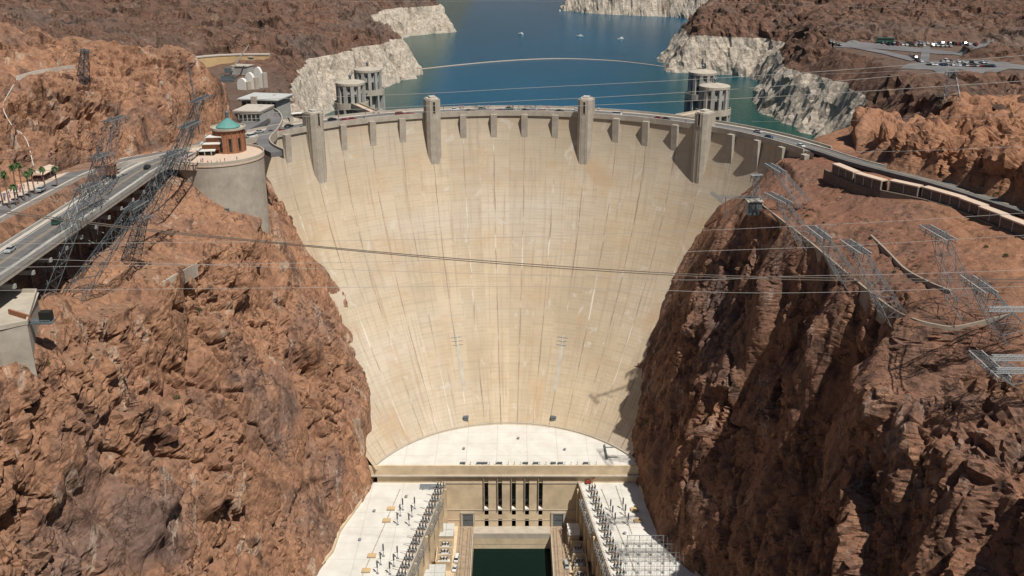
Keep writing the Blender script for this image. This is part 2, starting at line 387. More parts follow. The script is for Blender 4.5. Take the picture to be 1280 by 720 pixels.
def water_mat(name, a, b, wave=.25, x0=None):
    t = NT(name)
    c = t.mix(t.ramp(t.noise(.0045, (1, .5, 1), 4, .6), [(.4, 0.), (.65, 1.)]), a, b)
    if x0:
        s_ = t.n('ShaderNodeSeparateXYZ'); t.l(t.geo.outputs['Position'], s_.inputs[0])
        q = t.math('ADD', t.math('DIVIDE', t.math('SUBTRACT', s_.outputs[0], x0[0]), x0[1]), t.math('MULTIPLY', t.math('SUBTRACT', t.noise(.02, det=4), .5), .6))
        r = t.math('DIVIDE', t.math('SUBTRACT', 1050, s_.outputs[1]), 300)
        c = t.mix(t.math('MULTIPLY', t.ramp(q, [(0., 0.), (1., 1.)]), t.ramp(r, [(0., 0.), (1., 1.)])), c, (.006, .052, .042))
        q2 = t.math('ADD', t.math('DIVIDE', t.math('SUBTRACT', -58, s_.outputs[0]), 22), t.math('MULTIPLY', t.math('SUBTRACT', t.noise(.03, det=4), .5), .8))
        c = t.mix(t.ramp(q2, [(0., 0.), (1., .8)]), c, (.030, .068, .050))
    return t.out(c, .18, t.math('ADD', t.noise(.35, (1, .6, 1), 5, .7), t.noise(.05, (1, .4, 1), 3)), wave, .6, spec=.05)
M['lake'] = water_mat('lake_water', (.002, .060, .105), (.003, .073, .130), .5, (85, 75))
M['river'] = water_mat('river_water', (.004, .013, .010), (.006, .018, .014), .3)

# ------------------------------------------------------------------ terrain
def I(x, kn): return np.interp(x, [a for a, _ in kn], [b for _, b in kn])
def loft(name, rows, keys, counts, mat, rough=1., flip=False, big=1., zs=1.):
    nr = len(rows); KX = [I(rows, k[0]) for k in keys]; KZ = [I(rows, k[1]) if isinstance(k[1], list) else np.full(nr, float(k[1])) for k in keys]
    KA = [I(rows, k[2]) if isinstance(k[2], list) else np.full(nr, float(k[2])) for k in keys]
    X = []; Z = []; A = []
    for i in range(len(keys)-1):
        for j in range(counts[i]):
            f = j/counts[i]
            X.append(KX[i]*(1-f)+KX[i+1]*f); Z.append(KZ[i]*(1-f)+KZ[i+1]*f); A.append(KA[i]*(1-f)+KA[i+1]*f)
    X.append(KX[-1]); Z.append(KZ[-1]); A.append(KA[-1])
    X = np.array(X).T; Z = np.array(Z).T; A = np.array(A).T; Y = np.repeat(np.asarray(rows)[:, None], X.shape[1], 1)
    for _ in range(6):                       # soften the key lines where rock may move
        for G in (X, Z):
            S = G.copy(); S[:, 1:-1] = .5*G[:, 1:-1]+.25*(G[:, :-2]+G[:, 2:]); S[1:-1] = .5*S[1:-1]+.25*(S[:-2]+S[2:])
            m = np.clip(A, 0, 1); G += (S-G)*m
    B = np.stack([X, Y, Z], -1)
    du = np.gradient(B, axis=0); dv = np.gradient(B, axis=1); N = np.cross(du, dv); N /= np.linalg.norm(N, axis=2, keepdims=True)+1e-9
    if N[..., 2].mean() < 0: N = -N
    S = N.copy()
    for _ in range(10):
        S[1:-1] = (S[:-2]+S[1:-1]+S[2:])/3; S[:, 1:-1] = (S[:, :-2]+S[:, 1:-1]+S[:, 2:])/3
    S /= np.linalg.norm(S, axis=2, keepdims=True)+1e-9
    zz = np.array([1, 1, zs]); D1 = rock_big(B.reshape(-1, 3)*zz, big).reshape(X.shape)
    for _ in range(5):
        D1[1:-1] = (D1[:-2]+2*D1[1:-1]+D1[2:])/4; D1[:, 1:-1] = (D1[:, :-2]+2*D1[:, 1:-1]+D1[:, 2:])/4
    V = B+S*(D1*A)[..., None]
    N = np.cross(np.gradient(V, axis=0), np.gradient(V, axis=1)); N /= np.linalg.norm(N, axis=2, keepdims=True)+1e-9
    N *= np.sign((N*S).sum(2, keepdims=True)+1e-9)
    for _ in range(3):
        N[1:-1] = (N[:-2]+N[1:-1]+N[2:])/3; N[:, 1:-1] = (N[:, :-2]+N[:, 1:-1]+N[:, 2:])/3
    S = .6*N+.4*S; S /= np.linalg.norm(S, axis=2, keepdims=True)+1e-9
    V = V+S*(rock_fine(V.reshape(-1, 3)*zz, rough).reshape(X.shape)*A)[..., None]
    F = grid_faces(*X.shape)
    if flip: F = F[:, ::-1]
    o = np_mesh(name, V.reshape(-1, 3), F, mat, smooth=False); tag(o, kind='structure'); return o, V
rowsN = np.concatenate([np.arange(-60, 150, 3.), np.arange(150, 200, 1.4), np.arange(200, 492, .85)])
# left canyon side: (x by distance), (height), (relief amplitude)
Lk = [
 ([(-60, -95), (200, -88), (285, -86), (317, -78), (332, -73), (346, -73), (367, -67.5), (385, -64.5), (397, -63), (430, -55), (492, -50)], -184, 0.),
 ([(-60, -97), (200, -91), (285, -86.5), (317, -78), (332, -73), (346, -73), (367, -67.5), (385, -64.5), (397, -63.5), (430, -56), (492, -50)], -149, [(-60, .6), (240, .25), (492, .1)]),
 ([(-60, -112), (200, -103), (280, -93), (317, -85), (350, -80), (385, -70), (408, -67), (430, -64), (492, -60)], -120, [(-60, 1), (330, .8), (400, .3), (492, .3)]),
 ([(-60, -130), (200, -119), (250, -112), (317, -98), (350, -93), (400, -86), (434, -84), (492, -82)], -80, [(-60, 1), (380, 1), (430, .35), (492, .3)]),
 ([(-60, -140), (200, -130), (250, -123), (300, -115), (350, -109), (400, -101), (445, -103), (492, -100)], -45, [(-60, 1), (390, .9), (440, .35), (492, .3)]),
 ([(-60, -150), (200, -141), (250, -131), (290, -120), (325, -117), (360, -112), (380, -106), (420, -112), (441, -119.5), (492, -116)], [(-60, -20), (200, -20), (250, -18), (290, -20), (325, -20), (380, -28), (420, -20), (441, -13), (492, -30)], [(-60, 1), (350, .6), (390, .3), (492, .25)]),
 ([(-60, -154), (200, -151), (250, -149), (290, -150), (325, -149.5), (360, -147), (385, -132), (420, -124), (455, -124), (492, -119)], [(-60, -8), (200, -9), (250, -13), (300, -14), (330, -13), (372, -9), (385, -5), (420, -.6), (460, -1.6), (492, -20)], [(-60, .5), (350, .15), (400, 0), (470, 0), (492, .2)]),
 ([(-60, -158), (250, -153), (385, -153.5), (420, -142), (455, -134), (492, -126)], [(-60, 2.2), (250, 2.4), (455, 1.2), (480, 0), (492, -.5)], 0.),
 ([(-60, -166), (290, -157.4), (361, -157), (385, -155), (420, -144), (455, -136), (492, -130)], [(-60, 7), (290, 7.6), (361, 6.6), (385, 3), (455, 1.3), (492, -.5)], 0.),
 ([(-60, -190), (250, -184), (290, -178), (330, -172), (361, -166), (385, -159), (420, -147), (455, -139), (475, -137), (492, -141)], [(-60, 8), (250, 7.8), (361, 7), (385, 4), (455, 3), (492, -6)], [(-60, .1), (350, .1), (385, .25), (492, .1)]),
 ([(-60, -215), (250, -200), (330, -180), (361, -171), (385, -164), (420, -152), (455, -143), (475, -140), (492, -147)], [(-60, 25), (250, 16), (330, 17), (361, 16), (385, 17), (420, 22), (455, 22), (475, 21), (492, 4)], [(-60, 1), (400, .9), (430, .45), (492, .3)]),
 ([(-60, -250), (250, -225), (361, -190), (420, -172), (455, -158), (475, -151), (492, -160)], [(-60, 45), (250, 24), (361, 24), (420, 30), (455, 33), (475, 27), (492, 10)], 1.),
 ([(-60, -300), (250, -270), (361, -225), (420, -205), (455, -195), (492, -220)], [(-60, 55), (250, 36), (361, 34), (420, 39), (455, 44), (475, 34), (492, 6)], 1.),
 ([(-60, -420), (492, -330)], [(-60, 70), (361, 58), (455, 72), (492, 66)], 1.),
 ([(-60, -900), (492, -900)], [(-60, 150), (492, 150)], 1.)]
loft('canyon_side', rowsN, Lk, [14, 34, 48, 46, 42, 30, 16, 10, 16, 26, 34, 44, 70, 40], M['rock'])
Rk = [
 ([(-60, 96), (200, 88), (290, 83), (321, 71.5), (326, 69.5), (338, 63.5), (352, 61.8), (374, 59.3), (385, 57.8), (405, 54), (430, 48), (492, 44)], -184, 0.),
 ([(-60, 98), (200, 90), (290, 84), (321, 72), (326, 69.6), (338, 63.5), (352, 61.8), (374, 59.3), (385, 58), (405, 54), (430, 48), (492, 44)], -149, [(-60, .6), (240, .3), (492, .1)]),
 ([(-60, 112), (200, 97), (250, 92), (290, 90), (321, 79.5), (338, 72.5), (374, 66.5), (405, 62.5), (423, 59), (492, 52)], -116, [(-60, 1), (350, .8), (410, .3), (492, .3)]),
 ([(-60, 122), (200, 109), (250, 99), (290, 96), (320, 90), (350, 85), (400, 80), (448, 79), (492, 72)], -70, [(-60, 1.1), (370, 1), (400, .5), (430, .15), (492, .2)]),
 ([(-60, 135), (200, 122), (250, 106), (290, 103), (320, 100), (360, 93), (400, 93), (449, 101), (492, 98)], -34, [(-60, 1.1), (370, 1), (400, .5), (430, .15), (492, .2)]),
 ([(-60, 150), (200, 145), (235, 150), (252, 127), (257, 114.5), (307, 111), (340, 105), (373, 97), (400, 104), (436, 119), (492, 116)], [(-60, -20), (200, -22), (235, -17), (252, -16), (307, -15), (373, -12), (400, -13), (436, -15), (492, -30)], [(-60, 1), (252, .4), (300, .25), (380, .15), (436, .15), (492, .3)]),
 ([(-60, 165), (235, 162), (252, 140), (260, 121), (307, 118), (373, 108), (400, 113), (436, 127), (492, 123)], [(-60, -10), (235, -10), (307, -11), (373, -8), (400, -5), (436, -6), (492, -20)], [(-60, .5), (250, .15), (380, .3), (492, .3)]),
 ([(-60, 180), (250, 170), (295, 160), (343, 147), (370, 131), (400, 132), (427, 143), (470, 150), (492, 156)], [(-60, 0), (250, 1.2), (343, 1.5), (370, .8), (400, -.5), (427, .4), (470, -5), (492, -20)], [(-60, .15), (250, .1), (370, .1), (400, 0), (492, .2)]),
 ([(-60, 196), (250, 186), (295, 175), (343, 162), (370, 146), (400, 146), (427, 154), (470, 165), (492, 172)], [(-60, 4), (370, 2.5), (427, .6), (470, 0), (492, -6)], 0.),
 ([(-60, 208), (250, 200), (295, 183), (343, 169), (370, 152), (400, 151), (427, 157), (470, 172), (492, 178)], [(-60, 16), (250, 12), (295, 13), (343, 15), (370, 15), (400, 14), (427, 12), (470, 6), (492, 0)], 1.0),
 ([(-60, 235), (250, 225), (295, 215), (343, 200), (370, 178), (400, 172), (427, 176), (470, 190), (492, 200)], [(-60, 20), (250, 16), (343, 17), (400, 15.5), (427, 14), (470, 8), (492, 4)], 1.0),
 ([(-60, 300), (250, 280), (343, 255), (400, 240), (470, 245), (492, 260)], [(-60, 40), (250, 22), (343, 20), (400, 19), (470, 15), (492, 12)], [(-60, 1), (300, .6), (400, .6), (492, .3)]),
 ([(-60, 450), (492, 420)], [(-60, 90), (250, 50), (400, 24), (492, 18)], .6),
 ([(-60, 900), (492, 900)], [(-60, 150), (492, 90)], 1.)]
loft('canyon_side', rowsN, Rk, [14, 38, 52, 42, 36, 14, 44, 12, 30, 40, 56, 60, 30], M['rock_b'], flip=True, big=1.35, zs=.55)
# canyon floor well below everything
o = MB().add([(-130, -300, -186), (130, -300, -186), (130, 460, -186), (-130, 460, -186)], [(0, 1, 2, 3)]).build('river_bed', M['river']); tag(o, kind='structure')

# lake shores: land rises from the shoreline
shL = [(-150, 430), (-120, 450), (-112, 470), (-104, 505), (-104, 530), (-112, 590), (-128, 660), (-134, 735), (-115, 800), (-96, 833), (-84, 862), (-86, 900), (-105, 960), (-135, 1050), (-140, 1120), (-130, 1191), (-98, 1228), (-71, 1252), (-72, 1290), (-130, 1400), (-230, 1600), (-400, 1900), (-700, 2200), (-3000, 2500), (-3000, 300), (-250, 300)]
shR = [(150, 420), (158, 450), (166, 490), (178, 540), (192, 590), (200, 620), (190, 640), (186, 666), (181, 702), (190, 771), (206, 820), (217, 872), (180, 888), (148, 904), (143, 930), (148, 975), (154, 1019), (185, 1060), (260, 1120), (330, 1250), (300, 1400), (236, 1454), (150, 1500), (80, 1575), (85, 1650), (170, 1800), (400, 2100), (900, 2400), (3000, 2500), (3000, 300), (250, 300)]
def sdist(x, y, poly):
    d = np.full(x.shape, 1e9); inside = np.zeros(x.shape, bool); n = len(poly)
    for i in range(n):
        ax, ay = poly[i]; bx, by = poly[(i+1) % n]; ex, ey = bx-ax, by-ay
        t = np.clip(((x-ax)*ex+(y-ay)*ey)/(ex*ex+ey*ey), 0, 1)
        d = np.minimum(d, np.hypot(x-ax-t*ex, y-ay-t*ey))
        c = ((ay > y) != (by > y)) & (x < (bx-ax)*(y-ay)/((by-ay) if by != ay else 1e-9)+ax); inside ^= c
    return np.where(inside, d, -d)
ctl = np.array([
 (-124, 462, -2), (-128, 478, 0), (-140, 500, 1), (-118, 520, -8), (-120, 500, -6), (-134, 520, .5), (-140, 545, .5), (-160, 545, .5), (-165, 520, 2), (-155, 500, 1), (-195, 500, 12), (-215, 540, 14), (-150, 580, -1), (-175, 585, -1), (-170, 610, -1.5), (-190, 615, -1), (-150, 620, -1), (-215, 668, 12), (-160, 672, 11), (-245, 600, 12), (-270, 560, 24), (-205, 630, 0), (-200, 580, 0),
 (-140, 700, 3), (-170, 700, 13), (-250, 700, 16), (-400, 700, 50), (-400, 500, 90), (-150, 800, 4), (-220, 800, 14), (-300, 850, 26), (-110, 860, 4), (-150, 900, 12), (-200, 950, 22), (-300, 1000, 34), (-200, 1080, 24), (-180, 1160, 20), (-120, 1240, 16), (-200, 1300, 45), (-500, 1300, 120), (-300, 1600, 90), (-800, 1000, 160), (-900, 1900, 220), (-900, 500, 190),
 (160, 455, 16), (200, 470, 13), (260, 470, 14), (220, 560, 13), (260, 540, 13), (300, 560, 13.5), (360, 560, 15), (240, 590, 14), (230, 675, 14), (290, 670, 14.3), (350, 670, 14.6), (230, 630, 13.6), (300, 620, 14), (215, 700, 11), (260, 740, 20), (350, 740, 24), (450, 700, 30), (230, 830, 10), (260, 880, 22), (400, 900, 44), (230, 930, 14), (190, 960, 14), (200, 1020, 32), (300, 1050, 52), (420, 1200, 90), (700, 900, 130), (700, 1300, 190), (360, 1400, 40), (200, 1560, 14), (200, 1640, 40), (500, 1700, 120), (1000, 2000, 260), (900, 500, 90), (500, 500, 22), (500, 600, 24)], float)
def tps(c):
    n = len(c); xy = c[:, :2]/500
    r = np.hypot(xy[:, None, 0]-xy[None, :, 0], xy[:, None, 1]-xy[None, :, 1])
    A = np.zeros((n+3, n+3)); A[:n, :n] = r+np.eye(n)*1e-3; A[:n, n] = 1; A[:n, n+1:] = xy; A[n, :n] = 1; A[n+1:, :n] = xy.T
    s_ = np.linalg.solve(A, np.concatenate([c[:, 2], [0, 0, 0]]))
    def f(x, y):
        x = x/500; y = y/500; z = s_[n]+s_[n+1]*x+s_[n+2]*y
        for i in range(n): z = z+s_[i]*np.hypot(x-xy[i, 0], y-xy[i, 1])
        return z
    return f
TT = tps(ctl)
flat = [(-142, 520, 30, 34), (-178, 612, 44, 46), (292, 560, 85, 30), (290, 668, 75, 22), (250, 615, 40, 60)]
def land(name, xs, ys, poly, k):
    Y, X = np.meshgrid(ys, xs, indexing='ij'); sh = X.shape; q = np.stack([X.ravel(), Y.ravel(), np.zeros(X.size)], -1)
    wx = (fbm(q/38, 4, k)*11+fbm(q/9, 3, k+5)*4).reshape(sh); wy = (fbm(q/38, 4, k+9)*11+fbm(q/9, 3, k+14)*4).reshape(sh)
    d = sdist(X+wx, Y+wy, poly); T = TT(X, Y)
    fm = np.ones(sh)
    for cx, cy, rx, ry in flat: fm *= np.clip(((X-cx)/rx)**2+((Y-cy)/ry)**2-.7, 0, 1)
    far = np.clip((Y-700)/500, 0, 1)
    T = T+(fm*((8+22*far).ravel()*fbm(q/110, 5, k+20)+(5+7*far.ravel())*ridged(q/70, 5, k+30)).reshape(sh))
    ring = np.where(d < 20, -36+1.65*d, -3+1.1*(d-20))
    Z = np.minimum(ring, T); Z = np.where(d < 0, -36+np.maximum(d*1.2, -40), Z)
    p = np.stack([X.ravel(), Y.ravel(), Z.ravel()], -1)
    D = (3.6*blocks(p/30, k+55, 1.3, .4)+2.6*blocks(p/13, k+50, 1.4, .5)+1.5*blocks(p/6, k+60, 1.5, .4)+1.8*ridged(p/18, 5, k+70)).reshape(sh)
    am = np.clip(fm, 0, 1)*np.where(d < 24, .42, .75)+.0
    gx = np.gradient(Z, xs, axis=1); gy = np.gradient(Z, ys, axis=0); L = np.sqrt(gx**2+gy**2+1)
    V = np.stack([X-gx/L*D*am, Y-gy/L*D*am, Z+1/L*D*am], -1)
    F = grid_faces(*sh)[:, ::-1]; F = F[(Z.ravel()[F] > -62).any(1)]; o = np_mesh(name, V.reshape(-1, 3), F, M['hill'], smooth=False); tag(o, kind='structure'); return xs, ys, V[..., 2]
def axis(*seg): return np.concatenate([np.arange(a, b, s_) for a, b, s_ in seg])
land('hill', axis((-2600, -700, 50), (-700, -330, 8), (-330, -48, 1.9)), axis((470, 950, 2.0), (950, 1350, 3.), (1350, 2400, 25)), shL, 100)
land('hill', axis((60, 380, 1.9), (380, 800, 6), (800, 2600, 50)), axis((448, 1050, 2.0), (1050, 1700, 5), (1700, 2400, 25)), shR, 200)
# far mountains beyond the lake and behind the hills
xs = np.arange(-6000, 6001, 80.); ys = np.arange(2600, 6000, 80.); Yg, Xg = np.meshgrid(ys, xs, indexing='ij')
q = np.stack([Xg.ravel(), Yg.ravel(), 0*Xg.ravel()], -1)
Zg = (-60+np.clip((Yg-2650)/900, 0, 1)*(190+260*(ridged(q/1500, 5, 5).reshape(Xg.shape)*.5+.5)))
o = np_mesh('mountain_range', np.stack([Xg, Yg, Zg], -1).reshape(-1, 3), grid_faces(*Xg.shape)[:, ::-1], M['hill']); tag(o, kind='structure')
for sx in (-1, 1):
    xs = np.arange(890, 5000, 60.)*sx; ys = np.arange(-600, 2700, 60.); Yg, Xg = np.meshgrid(ys, xs, indexing='ij')
    q = np.stack([Xg.ravel(), Yg.ravel(), 0*Xg.ravel()], -1)
    Zg = 60+np.clip((np.abs(Xg)-890)/1500, 0, 1)*300+60*ridged(q/600, 5, 8).reshape(Xg.shape)
    F = grid_faces(*Xg.shape)
    o = np_mesh('mountain_range', np.stack([Xg, Yg, Zg], -1).reshape(-1, 3), F if sx < 0 else F[:, ::-1], M['hill']); tag(o, kind='structure')
# lake: bounded by the dam (arc on the upstream face), one sheet
arc = [(-1.5+150*math.sin(a), 372+150*math.cos(a), -35) for a in np.linspace(1.25, -1.25, 40)]
mb = MB(); mb.add(arc+[(-160, 420, -35), (-400, 1000, -35), (-3000, 3200, -35), (3000, 3200, -35), (400, 1000, -35), (170, 425, -35)], [tuple(range(46))[::-1]])
o = mb.build('lake', M['lake']); tag(o, kind='structure')
mb = MB(); mb.add([(-24, -300, -180), (24, -300, -180), (24, 380, -180), (-24, 380, -180)], [(0, 1, 2, 3)]); o = mb.build('river', M['river']); tag(o, kind='structure')
#==STRUCT==
# ------------------------------------------------------------------ the dam
DX = -1.5; DL = .12
def dface(z):
    h = max(0., -z); g = 86*(h/140)**1.5; c0 = 372-15*h/140; return c0, 510-g-c0
def dpt(th, z, off=0.):
    c0, r = dface(z); return Vector((DX+(r+off)*math.sin(th), c0+(r+off)*math.cos(th), z))
dam = empty('dam', (DX, 510, 0), 'huge pale arch dam wall of stained concrete filling the canyon', 'dam')
ths = np.linspace(-1, 1, 240); zs = np.concatenate([[0.6], -np.linspace(0, 141, 110)])
def tlim(t, z): f = min(1, -min(z, 0)/140); return t*((1.33-.16*f) if t < 0 else (1.29-.27*f))
V = np.array([[dpt(tlim(t, z), z)-Vector((DX, 510, 0)) for t in ths] for z in zs]); UV = np.array([[(tlim(t, z)/DL+20, -z) for t in ths] for z in zs])
o = np_mesh('dam_wall', V.reshape(-1, 3), grid_faces(*V.shape[:2]), M['dam'], UV.reshape(-1, 2)); o.parent = dam
OFF = (DX, 510, 0)
def ring(mb, r0, r1, z0, z1, a0=-1.16, a1=1.24, n=120, cy=372):
    vs = []; A = np.linspace(a0, a1, n)
    for a in A:
        s_, c_ = math.sin(a), math.cos(a)
        for r, z in ((r0, z0), (r1, z0), (r1, z1), (r0, z1)): vs.append((DX+r*s_, cy+r*c_, z))
    fs = []
    for i in range(n-1):
        k = 4*i
        for j in range(4): fs.append((k+j, k+4+j, k+4+(j+1) % 4, k+(j+1) % 4))
    fs += [(0, 1, 2, 3), (4*n-1, 4*n-2, 4*n-3, 4*n-4)]
    mb.add(vs, fs)
mb = MB(); ring(mb, 148, 151.9, -70, -.35); mb.build('upstream_wall', M['tower'], dam, OFF)
mb = MB(); ring(mb, 137.4, 151.9, -.33, 0.0); mb.build('roadway', M['asphalt'], dam, OFF)
for a, b, nm in ((137.2, 139.6, 'pavement'), (149.8, 152.1, 'pavement')):
    mb = MB(); ring(mb, a, b, -.9 if a < 140 else -1.4, .22); mb.build(nm, M['side'], dam, OFF)
mb = MB(); ring(mb, 137.1, 137.75, -1.5, 1.25); o = mb.build('parapet', M['tower'], dam, OFF)
mb = MB(); ring(mb, 151.5, 152.2, -2, 1.3); o = mb.build('parapet', M['tower'], dam, OFF)
mb = MB(); ring(mb, 144.38, 144.62, .004, .012)
mb.build('centre_line', M['line'], dam, OFF)
TOW = (-6.5, -2.5, 2.5, 6.5)
for k in range(-10, 11):
    q = k+.5
    if q in TOW: continue
    th = q*DL; mb = MB(); vs = []
    wd = 1.65
    for z, p in ((-.6, 3.0), (-2.2, 2.9), (-16.5, 2.15)):
        for sx in (-1, 1):
            for inner in (0, 1):
                rr = 138-p if inner == 0 else 138.5
                vs.append(Vector((DX, 372, 0))+Vector((rr*math.sin(th)+sx*wd*math.cos(th), rr*math.cos(th)-sx*wd*math.sin(th), z)))
    # columns: (-,front)(-,back)(+,front)(+,back)
    fs = [(0, 2, 3, 1), (8, 9, 11, 10)]
    for lv in (0, 4):
        a = [lv, lv+1, lv+3, lv+2]; b = [i+4 for i in a]
        for j in range(4): fs.append((a[j], a[(j+1) % 4], b[(j+1) % 4], b[j]))
    mb.add(vs, fs); mb.build('pilaster', M['tower'], dam, OFF)
# gauge boards and drain marks low on the face
for px, py, h_ in ((575, 436, 45), (699, 436, 45)):
    th = math.atan2((px-636)/2.62, 78); z0 = -104
    mb = MB(); vs = []; nn = 8
    for i in range(nn+1):
        z = z0-4-i*18/nn
        for sx in (-1, 1): vs.append(dpt(th+sx*.0125, z, -.12))
    mb.add(vs, [(2*i, 2*i+1, 2*i+3, 2*i+2) for i in range(nn)]); mb.build('gauge_strip', M['conc'], dam, OFF)
    mb = MB()
    for i in (0, 1, 2):
        a = dpt(th-.03, z0-i*1.6, -.3); b = dpt(th+.03, z0-i*1.6, -.3); mb.bar(a, b, .22)
    mb.bar(dpt(th, z0+1, -.3), dpt(th, z0-5, -.3), .3); mb.build('gauge_frame', M['palebox'], dam, OFF)

TL = {-6.5: 'squat concrete tower at the left end of the dam crest, nearest the domed brick building',
      -2.5: 'concrete elevator tower on the dam crest with its narrow slot window, left of centre',
      2.5: 'concrete elevator tower right of the dam crest centre with a shadow on its left',
      6.5: 'right hand crest tower standing in front of the right pair of intake towers'}
for q in TOW:
    th = q*DL; top = 8.6 if abs(q) < 3 else 7.6
    base = Vector((DX+134.5*math.sin(th), 372+134.5*math.cos(th), 0))
    t = empty('crest_tower', base, TL[q], 'tower', 'concrete towers along the dam crest', -th)
    def oct_(w_, d_, ch, y0=0): return [(-w_/2+ch, y0-d_/2), (w_/2-ch, y0-d_/2), (w_/2, y0-d_/2+ch), (w_/2, y0+d_/2), (-w_/2, y0+d_/2), (-w_/2, y0-d_/2+ch)]
    MB().prism(oct_(7.4, 8.6, 1.6, 1.4), -27, top).build('shaft', M['tower'], t)
    MB().prism(oct_(6.0, 7.2, 1.3, 1.4), top, top+.55).prism(oct_(3.2, 4, .4, 1.4), top+.55, top+1.5).build('roof_cap', M['side'], t)
    mb = MB().box((0, -2.98, 4.6), (.9, .12, 5.4)); mb.build('slot_window', M['black'], t)
    MB().box((-.75, -3.02, 4.6), (.35, .3, 6.4)).box((.75, -3.02, 4.6), (.35, .3, 6.4)).box((0, -3.02, 8.0), (1.9, .3, .5)).build('window_surround', M['conc'], t)
    MB().box((0, 5.76, 1.3), (2, .12, 2.5)).build('door', M['copper'], t)
    mb = MB()
    for sx in (-1, 1): mb.box((sx*3.74, 2.4, -8), (.12, .5, 30)).box((sx*3.74, .6, -8), (.12, .3, 30))
    for sx in (-1, 1): mb.box((sx*1.1, -2.95, -14), (.22, .2, 26))
    mb.build('pilaster_rib', M['conc'], t)

# intake towers and their bridges
def intake(x, y, top, label, brd):
    t = empty('intake_tower', (x, y, -35), label, 'tower', 'round intake towers standing in the lake behind the dam')
    r = 7.6; H = 35
    MB().lathe((0, 0, 0), [(r*.82, -40), (r*.82, H-1.2), (r*.82, H-1)], 24).build('core', M['intake'], t)
    for k in range(12):
        a = 2*math.pi*(k+.5)/12
        m = Matrix.Rotation(a, 3, 'Z')
        MB().box(m @ Vector((r+.6, 0, (H-42)/2-.6)), (2.6, 1.2, H+40), M=m).build('leg', M['intake'], t)
    MB().lathe((0, 0, 0), [(r+1.7, H-2.6), (r+2.0, H-2.2), (r+2.0, H+.9), (r+1.7, H+.9), (r+1.7, H), (.5, H+.01)], 24).build('gallery', M['conc'], t)
    MB().lathe((0, 0, 0), [(r+1.6, H-12), (r+1.6, H-11), (r-.5, H-11)], 24).build('ring_beam', M['intake'], t)
    MB().lathe((0, 0, 0), [(r-.6, H), (r-.6, H+top-1.0), (r-.7, H+top-1)], 24).build('drum', M['intake'], t)
    for k in range(12):
        a = 2*math.pi*(k+.5)/12; m = Matrix.Rotation(a, 3, 'Z')
        MB().box(m @ Vector((r-.15, 0, H+top/2-.6)), (1.3, 1.75, top-1.2), M=m).build('fin', M['intake'], t)
        m2 = Matrix.Rotation(a+math.pi/12, 3, 'Z')
        wn = MB().box(m2 @ Vector((r-.66, 0, H+3.2)), (.3, 1.25, 4.6), M=m2).build('window', M['glass'], t)
        MB().box(m2 @ Vector((r-.66, 0, H+top-3.6)), (.3, .8, 1.5), M=m2).build('window', M['glass'], t)
    MB().lathe((0, 0, 0), [(r+.5, H+top-1.6), (r+.7, H+top-1.2), (r+.7, H+top), (r+.1, H+top+.3), (1.5, H+top+1.5), (1.2, H+top+1.5)], 24).build('roof', M['conc'], t)
    mb = MB(); mb.box((0, 0, H+top+2.4), (1.2, 1.2, 2.0)).cyl((0, 0, H+top+3.4), (0, 0, H+top+5), .15)
    mb.lathe((0, 0, 0), [(.9, H+top+3.2), (1.0, H+top+3.5), (.3, H+top+4.2)], 10); mb.build('beacon', M['dsteel'], t)
    return t
intake(-90, 540, 11.5, 'nearer round intake tower of the left pair, joined to the crest by the left footbridge', 0)
intake(-86.5, 584, 12.5, 'farther round intake tower of the left pair with open legs above green water', 0)
intake(108.5, 519, 12.8, 'nearer intake tower of the right pair, its drum brightly lit above the crest', 0)
intake(111.5, 569, 13, 'farther intake tower of the right pair with its left side in deep shadow', 0)
def bridge(a, b, label, w_=4.2):
    a = Vector(a); b = Vector(b); d = b-a; L = Vector((d.x, d.y, 0)).length; rz = math.atan2(d.y, d.x)
    t = empty('access_bridge', a, label, 'bridge', 'bridges from the dam crest to the intake towers', rz)
    MB().box((L/2, 0, .0), (L, w_, .7)).build('deck', M['plaza'], t)
    for s_ in (-1, 1): MB().box((L/2, s_*(w_/2+.15), .55), (L, .35, 1.5)).build('parapet', M['conc'], t)
    for s_ in (-1, 1):
        MB().box((L/2, s_*(w_/2-.5), -1.2), (L, .7, 1.6)).build('girder', M['intake'], t)
bridge((-72.5, 506.5, .1), (-87, 532.5, .1), 'short concrete footbridge from the crest to the left pair of intake towers')
bridge((-89.5, 549.5, .1), (-87.5, 574.5, .1), 'link bridge between the two left intake towers', 3)
bridge((86.5, 496.5, .1), (104.5, 511, .1), 'bright concrete bridge from the crest to the right pair of intake towers', 5)
bridge((109.5, 528.5, .1), (111, 559.5, .1), 'link bridge between the two right intake towers', 3)

# ------------------------------------------------------------------ power plant
ZR, ZW, ZY = -140., -149., -172.6
pp = empty('power_plant', (0, 385, ZY), 'U-shaped white roofed power plant below the dam with two wings running toward the viewer', 'power plant')
PO = (0, 385, ZY)
arcp = [(DX+(dface(ZR)[1]+1.5)*math.sin(a), dface(ZR)[0]+(dface(ZR)[1]+1.5)*math.cos(a)) for a in np.linspace(-1.22, 1.18, 60)]
arcp = [q for q in arcp if q[1] > 385.6]
MB().prism([(-66, 385.1)]+arcp+[(60, 385.1)], ZR-4, ZR).build('roof', M['roof'], pp, PO)
MB().wall([(x*.985-.02, y-.8, ZR) for x, y in arcp], .7, -.3, .9).build('kerb', M['conc'], pp, PO)
MB().box((-3, 384.75, ZR-2.0), (127, .9, 4.7)).build('parapet', M['plant'], pp, PO)
MB().box((-3, 384.2, ZR-4.65), (127, 1.9, .6)).build('cornice', M['conc'], pp, PO)
